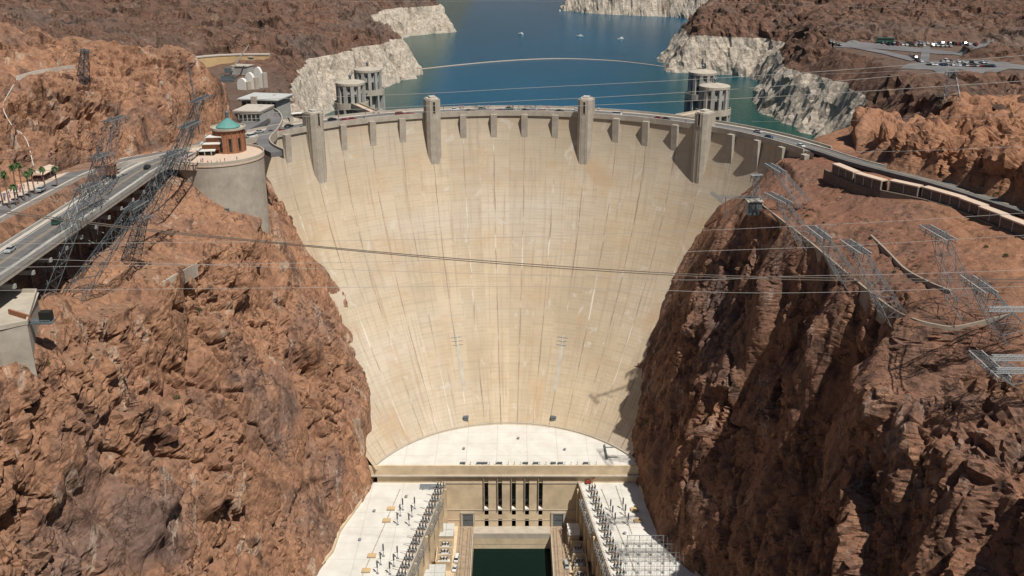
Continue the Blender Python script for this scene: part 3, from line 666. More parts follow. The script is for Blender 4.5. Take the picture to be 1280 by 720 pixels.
# main wall with five tall window slots
slots = [ (607.8, 1.1), (625, 1.1), (642.3, 1.1), (659, 1.1), (676, 1.1)]
SX = [P(px, 603, d=385).x for px, _ in slots]
def seg_wall(mb, xa, xb, za, zb, d0, d1): mb.box(((xa+xb)/2, (d0+d1)/2, (za+zb)/2), (xb-xa, abs(d1-d0), zb-za))
mb = MB(); hw = .95; edges = [-33.5]
xs_ = [-32.5]+[v for x in SX for v in (x-hw, x+hw)]+[32.5]
for i in range(0, len(xs_), 2): seg_wall(mb, xs_[i], xs_[i+1], ZY, ZR-4.9, 384.6, 391)
for x in SX:
    seg_wall(mb, x-hw, x+hw, -163.2, ZR-33, 384.6, 391); seg_wall(mb, x-hw, x+hw, ZY, -168.6, 384.6, 391); seg_wall(mb, x-hw, x+hw, -166.2, -163.2, 384.6, 391)
mb.build('front_wall', M['plant'], pp, PO)
MB().box((-47, 388, (ZW+ZR-4.9)/2), (31, 6.4, ZR-4.9-ZW)).box((46, 388, (ZW+ZR-4.9)/2), (29, 6.4, ZR-4.9-ZW)).build('side_wall', M['plant'], pp, PO)
mb = MB(); xs2 = [-32.4]+[v for x in SX for v in (x-hw-.35, x+hw+.02)]+[32.4]
for i in range(0, len(xs2), 2): seg_wall(mb, xs2[i], xs2[i+1], ZW-.15, ZW+.2, 384.3, 384.62)
mb.box((0, 384.5, -163.6), (64.6, .25, .35)).box((0, 384.5, -169.2), (64.6, .25, .25)); mb.build('string_course', M['conc'], pp, PO)
for x in SX:
    MB().box((x, 385.1, -147), (2*hw, .3, 4.3)).build('panel', M['plant'], pp, PO)
    wv = MB().box((x, 388.6, -154.5), (2*hw+.05, .3, 18)).build('window', M['glass'], pp, PO)
    g = MB()
    for z in (-149.5, -152.5, -155.5, -158.5, -161): g.box((x, 388.35, z), (2*hw, .18, .28))
    g.box((x-.4, 388.35, -154.5), (.12, .18, 17)).box((x+.4, 388.35, -154.5), (.12, .18, 17))
    g.build('glazing_bar', M['dsteel'], wv, None)
    wv.children[0].location = (0, 0, 0)
    for ch in wv.children:
        for v_ in ch.data.vertices: v_.co -= Vector(PO)
    MB().box((x-hw-.12, 384.2, -154), (.24, 1.0, 18.9)).build('fin', M['conc'], pp, PO)
    MB().box((x, 385.6, -163.1), (2*hw, 2.2, .5)).build('sill', M['white'], pp, PO)
    MB().box((x, 388.6, -167.4), (2*hw, .3, 2.4)).build('small_window', M['black'], pp, PO)
for px in (585, 697.5):
    q = P(px, 652, d=385).x
    f = MB().box((q-2.9, 384.3, -169.0), (1.0, .7, 7.2)).box((q+2.9, 384.3, -169.0), (1.0, .7, 7.2)).box((q, 384.3, -165.1), (6.8, .7, .9)).build('door_surround', M['conc'], pp, PO)
    MB().box((q, 384.5, -169.1), (4.8, .25, 7.0)).build('door', M['dsteel'], pp, PO)
# terrace and quay around the tailrace
MB().box((0, 380.9, ZY-.9), (36, 7.4, 1.7)).build('terrace', M['conc'], pp, PO)
MB().box((0, 380.2, ZY-3.3), (36, 6.0, 3.2)).build('terrace_step', M['plant'], pp, PO)
MB().box((0, 379.6, ZY-8), (36, 4.6, 6.2)).build('quay_wall', M['plant'], pp, PO)
mb = MB(); mb.wall([(-18, 377.35, ZY), (18, 377.35, ZY)], .35, -.05, 1.1); mb.build('parapet', M['conc'], pp, PO)
WL = [(-32, 386), (-30.6, 384.5), (-35.8, 350), (-41.4, 317), (-47.5, 280), (-54, 240), (-62, 190), (-88.5, 190), (-88, 240), (-86.8, 285), (-79.2, 317), (-74.1, 332), (-73.6, 346), (-68.2, 367), (-65.2, 386)]
WR = [(32, 386), (30.6, 384.5), (34.8, 350), (39, 317), (44.2, 280), (49.5, 240), (57, 190), (87, 190), (86, 240), (84, 290), (72.6, 320.5), (70.2, 326), (64, 338), (62.2, 352), (59.8, 374), (58.6, 386)]
for poly, sx in ((WL, -1), (WR, 1)):
    wg = MB().prism(poly, ZY-6, ZW-.4).build('wing', M['plant'], pp, PO)
    wg['label'] = 'left wing with a sunlit inner wall' if sx < 0 else 'right wing with its inner wall in shadow'
    def sub(o):
        for v_ in o.data.vertices: v_.co -= Vector(PO)
        return o
    sub(MB().prism(poly, ZW-.38, ZW).build('wing_roof', M['roof'], wg))
    sub(MB().wall([(x, y, ZW) for x, y in poly[7:]], .9, -2, 1.3).build('parapet', M['plant'], wg))
    sub(MB().wall([(x+sx*.3, y, ZW) for x, y in poly[1:7]], .7, -.8, .9).build('parapet', M['conc'], wg))
    inner = [Vector((x, y, 0)) for x, y in poly[1:7]]
    cum = [0]
    for i in range(5): cum.append(cum[-1]+(inner[i+1]-inner[i]).length)
    def along(s_):
        for i in range(5):
            if s_ <= cum[i+1] or i == 4:
                f = (s_-cum[i])/(cum[i+1]-cum[i]); p = inner[i].lerp(inner[i+1], f); d = (inner[i+1]-inner[i]).normalized(); return p, d
    for k in range(14):
        p, d = along(9+k*9.2); n_ = Vector((-d.y, d.x, 0)); n_ = n_ if n_.x*sx < 0 else -n_
        rz = math.atan2(d.y, d.x)
        sub(MB().box(p+Vector((0, 0, -157))+n_*.05, (2.4, .3, 9), rz).build('window', M['glass'], wg))
        sub(MB().box(p+Vector((0, 0, -159))+n_*.5-d*4.6, (1.1, 1.3, 19), rz).build('buttress', M['plant'], wg))
    # steel gantry truss along the inner roof edge
    for s0, s1 in ((14, 40), (46, 78), (84, 118)):
        g = MB(); n = int((s1-s0)/2.6)
        pts = []
        for i in range(n+1):
            p, d = along(s0+(s1-s0)*i/n); n_ = Vector((-d.y, d.x, 0)); n_ = n_ if n_.x*sx < 0 else -n_
            pts.append((p+n_*.4, p+n_*2.0))
        for i in range(n):
            for e in (0, 1): g.bar(pts[i][e]+Vector((0, 0, ZW+.4)), pts[i+1][e]+Vector((0, 0, ZW+.4)), .2); g.bar(pts[i][e]+Vector((0, 0, ZW-1.6)), pts[i+1][e]+Vector((0, 0, ZW-1.6)), .2)
            g.bar(pts[i][0]+Vector((0, 0, ZW+.4)), pts[i+1][1]+Vector((0, 0, ZW+.4)), .13); g.bar(pts[i][1]+Vector((0, 0, ZW+.4)), pts[i][0]+Vector((0, 0, ZW+.4)), .13)
            g.bar(pts[i][1]+Vector((0, 0, ZW-1.6)), pts[i+1][1]+Vector((0, 0, ZW+.4)), .13); g.bar(pts[i][1]+Vector((0, 0, ZW-1.6)), pts[i][1]+Vector((0, 0, ZW+.4)), .13)
        pos = 'back' if s0 == 14 else ('middle' if s0 == 46 else 'front')
        tag(g.build('roof_gantry', M['steel'], None, pts[0][0]+Vector((0, 0, ZW))), f'{pos} steel lattice gantry of three along the inner edge of the {"left" if sx<0 else "right"} wing roof', 'gantry', 'steel gantries on the wing roof edges')
# quay strips either side of the tailrace with crane rails
for sx in (-1, 1):
    def q3(xa, xb, ya=385.2, yb=190, z0=ZY-9, z1=ZY): return MB().prism([(sx*xa, yb), (sx*xb, yb), (sx*xb, ya), (sx*xa, ya)], z0, z1)
    q3(18, 60, 384.5).build('yard', M['plant'], pp, PO)
    q3(18.02, 25.4, 384.5, 190, ZY-.1, ZY+.06).build('quay_deck', M['deckwood'], pp, PO)
    m_ = MB()
    for xx in (19.4, 20.7, 22.9, 24.2): m_.box((sx*xx, 288, ZY+.12), (.16, 190, .14))
    m_.build('rail', M['dsteel'], pp, PO)
    MB().box((sx*18.25, 284, ZY+.3), (.5, 187, .65)).build('kerb', M['conc'], pp, PO)

# things standing in the yard
def trbank(sx, y0, y1, x0, x1, label, seed):
    t = empty('transformer_bank', (sx*(x0+x1)/2, (y0+y1)/2, ZY), label, 'transformer', 'transformer banks in the plant yards')
    rng = random.Random(seed); w_ = x1-x0; L = y1-y0; off = 0
    nb = 3; bl = L/nb
    for k in range(nb+1):
        MB().box((0, -L/2+k*bl, 2.4), (w_, .5, 4.8)).build('fire_wall', M['plant'], t)
    MB().box((sx*w_/2, 0, 2.4), (.5, L, 4.8)).build('back_wall', M['plant'], t)
    for k in range(nb):
        c = Vector((0, -L/2+(k+.5)*bl, 0))
        tk = MB().box(c+Vector((0, 0, 1.9)), (w_*.42, bl*.45, 3.4)).box(c+Vector((0, 0, 3.75)), (w_*.48, bl*.5, .25)).build('tank', M['palebox'], t)
        rm = M['white'] if rng.random() < .5 else M['steel']
        for sd in (-1, 1):
            f = MB().box(c+Vector((sd*w_*.3, 0, .5)), (w_*.12, bl*.42, .15)).box(c+Vector((sd*w_*.3, 0, 3.2)), (w_*.12, bl*.42, .15))
            for i in range(7): f.box(c+Vector((sd*w_*.3, -bl*.2+i*bl*.066, 1.8)), (w_*.14, .12, 2.8))
            f.build('radiator', rm, t)
        for i in (-1, 0, 1):
            b = MB(); p = c+Vector((i*w_*.15, 0, 3.9)); d = Vector((i*.35, 0, 1))
            b.cyl(p, p+d*1.6, .22, .12, 8)
            for q in range(5): b.cyl(p+d*(.25+q*.28), p+d*(.33+q*.28), .36, .36, 8)
            b.build('bushing', M['ins'], t)
        MB().cyl(c+Vector((-w_*.2, bl*.18, 4.5)), c+Vector((w_*.2, bl*.18, 4.5)), .4, .4, 10).build('conservator', M['palebox'], t)
    return t
trbank(-1, 351, 367, 26.6, 33.5, 'row of transformers in walled bays beside the left quay, between two flat pale roofs', 1)
trbank(-1, 300, 334, 28.5, 39, 'front row of transformers beside the left quay, cut by the photo edge', 2)
trbank(1, 338, 366, 26.6, 32.8, 'row of transformers in walled bays beside the right quay, half in shadow', 3)
def kiosk(x, y, w_, L, h_, label, mat='palebox'):
    t = empty('flat_roofed_kiosk', (x, y, ZY), label, 'small building', 'small flat roofed buildings in the plant yards')
    MB().box((0, 0, h_/2), (w_, L, h_)).build('wall', M['plant'], t)
    MB().box((0, 0, h_+.15), (w_+.5, L+.5, .3)).build('roof', M[mat], t)
    MB().box((0, 0, h_+.33), (.12, L+.4, .06)).box((0, 0, h_+.34), (w_+.4, .12, .05)).build('roof_seam', M['steel'], t)
    MB().box((0, -L/2-.03, 1.2), (1.2, .06, 2.3)).build('door', M['dsteel'], t)
kiosk(-30.2, 372.5, 6.6, 9.5, 6.2, 'small flat pale roofed building against the power plant, left yard, beside the left door')
kiosk(-33.2, 341, 8.6, 11, 6.4, 'pale roofed building between the transformer rows of the left yard')
kiosk(28.2, 373, 5.0, 8.6, 6.2, 'white roofed kiosk beside the right door of the power plant', 'white')
kiosk(30.8, 330.5, 5.6, 9, 6.2, 'pale roofed building in the right yard at the bottom of the picture')

# roof equipment -------------------------------------------------------------
def breaker():
    t = empty('circuit_breaker', (0, 0, 0), 'x', 'breaker')
    MB().box((0, 0, .15), (3.4, 1.5, .3)).box((0, .35, 1.1), (1.0, .5, 1.2)).build('plinth', M['tower'], t)
    f = MB()
    for x in (-1.4, 0, 1.4): f.bar((x, -.5, .3), (x, -.5, 2.0), .16); f.bar((x, .5, .3), (x, .5, 2.0), .16)
    f.bar((-1.5, -.5, 2.0), (1.5, -.5, 2.0), .18); f.bar((-1.5, .5, 2.0), (1.5, .5, 2.0), .18); f.build('frame', M['steel'], t)
    for x in (-1.3, 0, 1.3):
        c = MB(); c.cyl((x, 0, 1.6), (x, 0, 2.6), .42, .42, 10); c.build('tank', M['dsteel'], t)
        b = MB()
        for s_ in (-1, 1): b.cyl((x, s_*.2, 2.5), (x+.1, s_*.9, 4.1), .17, .1, 6)
        for s_ in (-1, 1):
            for q in range(4): b.cyl((x+.02*q, s_*(.3+.14*q), 2.7+.32*q), (x+.02*q, s_*(.33+.14*q), 2.78+.32*q), .27, .27, 6)
        b.build('bushing', M['ins'], t)
    a = MB(); a.bar((-1.3, -.9, 4.1), (-3.6, -1.2, 4.9), .14); a.build('switch_arm', M['dsteel'], t); return t
def post():
    t = empty('insulator_post', (0, 0, 0), 'x', 'post')
    b = MB(); b.box((0, 0, .1), (1.1, .9, .2)); b.cyl((0, 0, .2), (0, 0, 2.9), .17, .14, 8); b.build('pole', M['steel'], t)
    b = MB(); b.cyl((0, 0, 2.9), (0, 0, 6.0), .16, .12, 8)
    for q in range(9): b.cyl((0, 0, 3.1+q*.32), (0, 0, 3.18+q*.32), .34, .34, 8)
    b.build('insulator', M['dsteel'], t)
    MB().box((-.5, 0, 2.9), (1.6, .12, .12)).box((0, 0, 6.1), (.5, .2, .2)).build('arm', M['steel'], t); return t
bproto = breaker(); pproto = post()
used = {'b': False, 'p': False}
def place(proto, key, p, rz, label, group):
    o = proto if not used[key] else copy_tree(proto)
    used[key] = True; o.location = p; o.rotation_euler = (0, 0, rz); o['label'] = label; o['group'] = group; return o
ORD = ['first', 'second', 'third', 'fourth', 'fifth', 'sixth', 'seventh', 'eighth', 'ninth', 'tenth', 'eleventh', 'twelfth', 'thirteenth', 'fourteenth', 'fifteenth', 'sixteenth', 'seventeenth', 'eighteenth', 'nineteenth', 'twentieth', 'twenty-first', 'twenty-second', 'twenty-third', 'twenty-fourth', 'twenty-fifth', 'twenty-sixth', 'twenty-seventh', 'twenty-eighth', 'twenty-ninth', 'thirtieth'] + ['later']*60
for sx, a0, a1 in ((-1, P(551, 612, z=ZW), P(503, 722, z=ZW)), (1, P(740, 615, z=ZW), P(775, 722, z=ZW))):
    for k in range(13):
        p = a0.lerp(a1, k/12); 
        place(bproto, 'b', p, R(8)*sx, f'dark switchgear frame with bushings, {ORD[k]} from the dam along the {"left" if sx<0 else "right"} wing roof', 'circuit breakers in a row on each wing roof')
PB = {'left wing, back group by the dam': [(503.7, 637.5), (500.5, 645), (497, 656), (518.5, 636), (515, 646), (511.5, 657)],
      'left wing, front group': [(479.5, 695.5), (476, 706), (472, 717), (497, 698), (492.5, 708), (487.5, 718)],
      'right wing, back group by the dam': [(763, 639), (765.5, 647), (768.5, 656), (778.5, 637), (781.5, 645), (785, 656.5)]}
for gname, pts in PB.items():
    for k, (px, py) in enumerate(pts):
        place(pproto, 'p', P(px, py, z=ZW), 0, f'{ORD[k%3]} {"outer" if (k<3)==("left" in gname) else "inner"} insulator post on the {gname}', 'insulator posts standing on the wing roofs')
def hatch(px, py, label, w_=3.2):
    p = P(px, py, z=ZW); t = empty('roof_hatch', p, label, 'hatch', 'tan roof hatches on the wing roofs')
    MB().box((0, 0, .35), (w_, 2.2, .7)).build('curb', M['conc'], t)
    MB().box((0, 0, .8), (w_+.2, 2.4, .2)).build('lid', M['yellow'], t)
hatch(489, 637, 'tan hatch on the left wing roof, farthest from the viewer'); hatch(483.5, 652, 'tan hatch on the left wing roof, second from the dam')
hatch(465, 696, 'tan hatch on the left wing roof, beside the front posts'); hatch(458, 714.5, 'tan hatch on the left wing roof, nearest the bottom edge')
hatch(793, 638, 'tan hatch on the right wing roof, farthest from the viewer'); hatch(797.5, 652, 'tan hatch on the right wing roof beside the curved parapet')
# dense bus frame on the right wing
g0 = P(800, 690, z=ZW)
t = empty('switchyard_frame', (56, 322, ZW), 'dense grey lattice of poles and busbars at the front of the right wing roof', 'switchyard')
for i in range(5):
    for j in range(6):
        x = -12.5+i*5.0+j*.9; y = -15+j*5.8
        if (i, j) in ((4, 0),): continue
        b = MB(); b.cyl((x, y, 0), (x, y, 4.2), .1, .09, 6); b.cyl((x, y, 4.2), (x, y, 5.4), .2, .15, 6); b.box((x, y, .2), (.9, .9, .4)); b.build('post', M['steel'], t)
for j in range(6):
    b = MB(); y = -15+j*5.8; b.bar((-13+j*.9, y, 5.5), (9+j*.9, y, 5.5), .14); b.bar((-13+j*.9, y, 3.2), (9+j*.9, y, 3.2), .1)
    for i in range(8): b.bar((-13+j*.9+i*2.8, y, 3.2), (-13+j*.9+i*2.8+1.4, y, 5.5), .07)
    b.build('crossbeam', M['steel'], t)
for i in range(5):
    b = MB(); x = -12.5+i*5; b.bar((x, -15, 5.6), (x+4.5, 14, 5.6), .11); b.bar((x+1.5, -15, 5.7), (x+6, 14, 5.7), .07); b.bar((x+3, -15, 5.7), (x+7.5, 14, 5.7), .07); b.build('busbar', M['steel'], t)
# things on the central roof
for k, px in enumerate((578, 599, 606, 624, 657, 670, 692, 701, 733)):
    p = P(px, 583.5, z=ZR+.4)
    tag(MB().box((0, 0, .35), (2.2, .9, .7)).box((0, 0, .78), (2.5, 1.1, .12)).build('roof_vent', M['dsteel'], None, (0, 0, 0)), f'{ORD[k]} dark vent box from the left at the front edge of the central roof', 'roof vent', 'vent boxes along the central roof edge').location = (p.x, 386.6, ZR)
for k in range(22):
    x = -22+k*2.9
    tag(MB().cyl((0, 0, 0), (0, 0, 1.5), .09, .07, 6).box((0, 0, 1.55), (.35, .35, .2)).build('roof_bollard', M['dsteel'], None, (0, 0, 0)), f'thin post on the front edge of the central roof, {ORD[k]} from the left', 'post', 'thin posts along the central roof edge').location = (x, 385.6, ZR)
for px, py, lab in ((582.5, 531, 'left of the two dark winch cabins at the foot of the dam face'), (691.5, 531, 'right of the two dark winch cabins at the foot of the dam face')):
    p = P(px, py, z=ZR); t = empty('winch_cabin', p, lab, 'cabin', 'cabins at the foot of the dam face')
    m_ = MB()
    for x in (-1, 1):
        for y in (-.8, .8): m_.bar((x, y, 0), (x, y, 2.6), .25)
    m_.bar((-1, -.8, 0), (1, -.8, 2.6), .15); m_.build('frame', M['steel'], t)
    MB().box((0, 0, 3.5), (2.4, 2.0, 1.9)).build('cabin', M['dsteel'], t); MB().box((0, 0, 4.55), (2.8, 2.4, .2)).build('roof', M['dsteel'], t)
p = P(757, 566, z=ZR); t = empty('pipe_rack', p, 'dark pipe rack lying on the right of the white central roof', 'pipe rack')
MB().box((0, 0, .6), (.8, 13, .5)).build('pipe', M['dsteel'], t); 
for y in (-4.5, 4.5): MB().box((2.6, y, .5), (5.5, .3, .3)).build('branch_pipe', M['steel'], t)
#==PART2==
for sx, pts in ((-1, [[(544, 618), (494, 722)], [(500, 612), (452, 722)]]), (1, [[(752, 612), (797, 722)], [(770, 608), (790, 668)]])):
    for k, (a, b) in enumerate(pts):
        a = P(*a, z=ZW); b = P(*b, z=ZW); m_ = MB(); m_.bar((0, 0, .12), b-a+Vector((0, 0, .12)), .35, .2)
        for i in range(12): m_.box((b-a)*(i/12)+Vector((0, 0, .08)), (.9, .25, .16))
        o = tag(m_.build('cable_tray', M['tower'], None, (0, 0, 0)), f'low grey cable tray on the {"left" if sx < 0 else "right"} wing roof, the {"inner" if k == (0 if sx < 0 else 0) else "outer"} one', 'cable tray', 'cable trays on the wing roofs'); o.location = a
p = P(537, 609, z=ZW); t = empty('pipe_stack', p, 'stack of grey pipes and racks at the back corner of the left wing roof', 'stack')
for i in range(5): MB().cyl((-4.5, -1.8+i*.9, .4), (4.5, -1.8+i*.9, .4), .25, .25, 8).build('pipe', M['steel'], t)
for x in (-3, 0, 3): MB().box((x, 0, .1), (.4, 5, .2)).build('rack', M['dsteel'], t)
p = P(735, 604.5, z=ZW); t = empty('red_lift', p, 'small red boom lift parked at the back inner corner of the right wing roof', 'lift')
MB().box((0, 0, .9), (2.6, 1.4, .8)).build('body', M['car_dark red'], t)
m_ = MB(); m_.bar((-.8, 0, 1.3), (2.4, 0, 2.6), .3); m_.box((2.6, 0, 2.7), (.9, 1.2, 1.0)); m_.build('boom', M['brick'], t)
for x in (-.9, .9):
    for y in (-.7, .7): MB().cyl((x, y-.12, .35), (x, y+.12, .35), .35, .35, 10).build('wheel', M['tyre'], t)
def rvent(px, py, lab, z=ZW):
    p = P(px, py, z=z); t = empty('round_vent', p, lab, 'roof vent', 'small round vents on the white roofs')
    MB().lathe((0, 0, 0), [(.45, 0), (.45, .8), (.7, .85), (.7, 1.0), (.2, 1.25)], 12).build('cowl', M['steel'], t)
for px, py, lab, z in ((468, 640, 'small round vent by the curved left parapet, back', ZW), (450, 676, 'small round vent by the curved left parapet, front', ZW), (508, 622, 'small round vent behind the back left posts', ZW), (520, 676, 'small round vent between the two post groups of the left wing', ZW), (781, 668, 'small round vent in front of the right posts', ZW), (580, 562, 'small round vent on the left half of the central roof', ZR), (706, 563, 'small round vent on the right half of the central roof', ZR), (648, 549, 'small round vent in the middle of the central roof', ZR)): rvent(px, py, lab, z)

# ------------------------------------------------------------------ ground queries
bpy.context.view_layer.update()
TERR = [o for o in COL.objects if o.type == 'MESH' and o.name.split('.')[0] in ('canyon_side', 'hill')]
def gz(x, y, top=300):
    b = None
    for o in TERR:
        ok, l, n, i = o.ray_cast(Vector((x, y, top)), Vector((0, 0, -1)))
        if ok and (b is None or l.z > b): b = l.z
    return 0. if b is None else b
def hit(px, py):
    a = (px-640)/FPX; b = (360-py)/FPX; d = Vector((a, _c+b*_s, -_s+b*_c)).normalized(); o0 = Vector((0, 0, CAMZ)); best = None
    for o in TERR:
        ok, l, n, i = o.ray_cast(o0, d)
        if ok and (best is None or (l-o0).length < (best-o0).length): best = l
    return best if best is not None else P(px, py, z=0)

# ------------------------------------------------------------------ roads
def strip(name, pts, wd, mat, dz=0., thick=.5, off=0., kind='structure', parent=None, o3=None):
    vs = []; n = len(pts)
    for i, p in enumerate(pts):
        a = Vector(pts[max(0, i-1)]); b = Vector(pts[min(n-1, i+1)]); t = b-a; m = Vector((-t.y, t.x, 0)).normalized()
        q = Vector(p)+Vector((0, 0, dz))+m*off
        vs += [q+m*wd/2, q-m*wd/2, q-m*wd/2-Vector((0, 0, thick)), q+m*wd/2-Vector((0, 0, thick))]
    fs = []
    for i in range(n-1):
        k = 4*i
        for j in range(4): fs.append((k+j, k+4+j, k+4+(j+1) % 4, k+(j+1) % 4))
    fs += [(0, 1, 2, 3), (4*n-1, 4*n-2, 4*n-3, 4*n-4)]
    mb = MB(); mb.add(vs, fs); o = mb.build(name, mat, parent, o3)
    if kind: tag(o, kind=kind)
    return o
def dense(pts, step=4.):
    out = [Vector(pts[0])]
    for a, b in zip(pts[:-1], pts[1:]):
        a = Vector(a); b = Vector(b); n = max(1, int((b-a).length/step))
        out += [a.lerp(b, (i+1)/n) for i in range(n)]
    for _ in range(6): out = [out[0]]+[(out[i-1]+out[i]*2+out[i+1])/4 for i in range(1, len(out)-1)]+[out[-1]]
    return out
r1 = dense([(-147, 60, 2.9), (-146.2, 246, 2.9), (-146.0, 340, 2.9), (-146.5, 372, 2.8), (-143, 398, 2.2), (-138, 420, .9), (-133.5, 433, .15)])
strip('road', r1, 9.2, M['asphalt'], .42, .5)
strip('pavement', r1, 1.5, M['side'], .62, .8, 5.4); strip('pavement', r1, 2.0, M['side'], .62, .8, -5.7)
for of in (-.35, .35): strip('road_line', r1, .14, M['yellow'], .43, .01, of)
for of in (-4.2, 4.2): strip('road_line', r1, .14, M['line'], .43, .01, of)
r2 = dense([(-163, 60, 8.2), (-162.2, 290, 8.2), (-161.5, 350, 7.2), (-158, 376, 4.6), (-150, 398, 2.7), (-143, 413, 1.7)])
strip('road', r2, 7.2, M['lot'], .3, 1.2)
strip('pavement', r2, 1.2, M['side'], .5, 1.6, 4.0)
strip('pavement', r2, .8, M['side'], .9, 2.2, -4.0)
r3 = dense([(132, 428, .1), (138, 412, .6), (139, 398, 1.6), (143, 378, 3.2), (158.5, 346, 4.0), (176, 297, 4.4), (183, 250, 4.6), (194, 150, 4.8)])
strip('road', r3, 6.8, M['asphalt'], .3, 1.5); strip('pavement', r3, .7, M['tower'], .6, 2.2, 3.9)
for of in (-.3, .3): strip('road_line', r3, .14, M['yellow'], .31, .01, of)
# viaduct carrying the left road
t = empty('viaduct', (-141, 240, 2), 'concrete viaduct edge carrying the left road over the cliff with a deep shadow beneath', 'viaduct')
vo = (-141, 240, 2); rv = [p for p in r1 if 130 < p.y < 386]
strip('deck', rv, 13.2, M['tower'], .1, 1.3, -.3, None, t, vo)
for of in (-6.75, 6.35):
    strip('parapet', rv, .5, M['intake'], 1.5, 1.5, of, None, t, vo)
for k in range(22):
    y = 140+k*11.3
    MB().box((-147.2, y, -9), (1.0, 1.2, 19.4)).build('column', M['stone'], t, vo)  # columns coloured dark to paint in the shade under the deck
    MB().box((-145.8, y, .35-1.3-.6), (12, 1.0, 1.2)).build('crosshead', M['intake'], t, vo)
bl = MB().box((-150.5, 255, -6), (1.0, 250, 14)).build('retaining_wall', M['stone'], t, vo)  # dark colour adds to the shade of the void below the road
for k in range(16):
    a = P(40+k*12, 322-k*8.5, z=-3.5+random.uniform(-1.5, 1)); b = a+Vector((9.5+random.uniform(-2, 3), -8+random.uniform(-2, 2), -1.5))
    m_ = MB(); m_.bar((0, 0, 0), b-a, .16); m_.bar((0, 0, -1.3), (b-a)*.8+Vector((0, 0, -1.3)), .12)
    for i in range(5): m_.bar((b-a)*(i/5), (b-a)*((i+.8)/5*.9)+Vector((0, 0, -1.3)), .09)
    o = tag(m_.build('outrigger_beam', M['wsteel'], None, (0, 0, 0)), f'thin pale steel beam reaching out below the left viaduct, {ORD[k]} from the near end', 'beam', 'steel beams reaching out below the viaduct'); o.location = a

# ------------------------------------------------------------------ round terrace, domed building, visitor buildings
TC = Vector((-125.5, 402, 2.0)); TR = 19.3
t = empty('lookout_terrace', TC, 'round concrete terrace with a tall curved retaining wall at the left end of the dam', 'terrace')
MB().lathe((0, 0, 0), [(TR-.6, -56), (TR-.2, -10), (TR, -.3)], 64).build('retaining_wall', M['tower'], t, smooth=False)
MB().lathe((0, 0, 0), [(TR+.25, -.9), (TR+.25, -.28), (TR+.2, 0.0)], 64).build('plaza', M['plaza'], t)
m_ = MB(); m_.lathe((0, 0, 0), [(TR+.25, .004), (TR+.25, 1.1), (TR-.15, 1.1), (TR-.15, .01)], 64); m_.f = m_.f[:-2]; m_.m = m_.m[:-2]; m_.build('parapet', M['conc'], t)
w_ = Vector((P(283, 264, d=384.5).x, 0, P(283, 264, d=384.5).z))-Vector((TC.x, 0, TC.z))
MB().box((w_.x, -TR*.98*math.cos(math.asin(min(.9, abs(w_.x)/TR)))-.2, w_.z), (2.6, .5, 2.6)).build('hatch', M['dsteel'], t)
m_ = MB(); m_.box((-16, -18.2, -20.5), (8, 1.3, .25)).box((-6, -20.6, -23.8), (10, 1.3, .25)); m_.bar((-12.5, -19, -20.5), (-10.5, -20, -23.8), .3, 1.2)
m_.build('walkway', M['white'], t)
# wall linking terrace to the road
strip('pavement', [(-150, 384, 2.2), (-138, 386, 2.2), (-128, 384.5, 2.2)], 5, M['plaza'], .3, 2.5)

DC = Vector((-121.8, 409.5, 2))
t = empty('domed_building', DC, 'round red brick building with a green copper dome and stepped white canopies on the terrace', 'building')
MB().lathe((0, 0, 0), [(6.5, 0), (6.5, 9.6)], 20).build('wall', M['brick'], t)
for k in range(20):
    a = 2*math.pi*(k+.5)/20; m = Matrix.Rotation(a, 3, 'Z')
    MB().box(m @ Vector((6.45, 0, 4.6)), (.7, .38, 9.2), M=m).build('pier', M['brick'], t)
    m2 = Matrix.Rotation(a+math.pi/20, 3, 'Z')
    if k % 2: MB().box(m2 @ Vector((6.42, 0, 3.6)), (.3, 1.1, 5.6), M=m2).build('window', M['glass'], t)
MB().lathe((0, 0, 0), [(6.6, 9.4), (7.4, 9.9), (7.4, 10.7), (6.9, 10.7), (6.9, 10.2), (.5, 10.3)], 32).build('cornice', M['conc'], t)
dm = MB().lathe((0, 0, 0), [(4.9, 10.3), (5.1, 10.7), (4.6, 11.2), (3.5, 12.0), (2.3, 12.9), (1.2, 13.7), (.8, 14.3)], 28).build('dome', M['copper'], t)
MB().lathe((0, 0, 0), [(.7, 14.4), (.7, 16.6), (.9, 16.7), (.5, 17.2)], 10).build('finial', M['dsteel'], t)
for k in range(3):
    c = Vector((-4.6-k*1.7, -4.6-k*1.6, 7.3-k*2.6)); q = Matrix.Rotation(R(8), 3, 'Z')
    MB().box(c, (8.6-.4*k, 4.4, .45), M=q).build('canopy', M['white'], t)
    MB().box(c+Vector((0, .5, -1.4)), (7.6-.4*k, 3.2, 2.4), M=q).build('landing', M['brick'], t)
MB().box((-8, -7.7, 1.0), (7, 3.2, 2.2)).build('entrance', M['black'], t)
for x in (-11, -8.2, -5.4): MB().cyl((x, -9.7, 0), (x, -9.7, 2.0), .22, .22, 8).build('column', M['conc'], t)

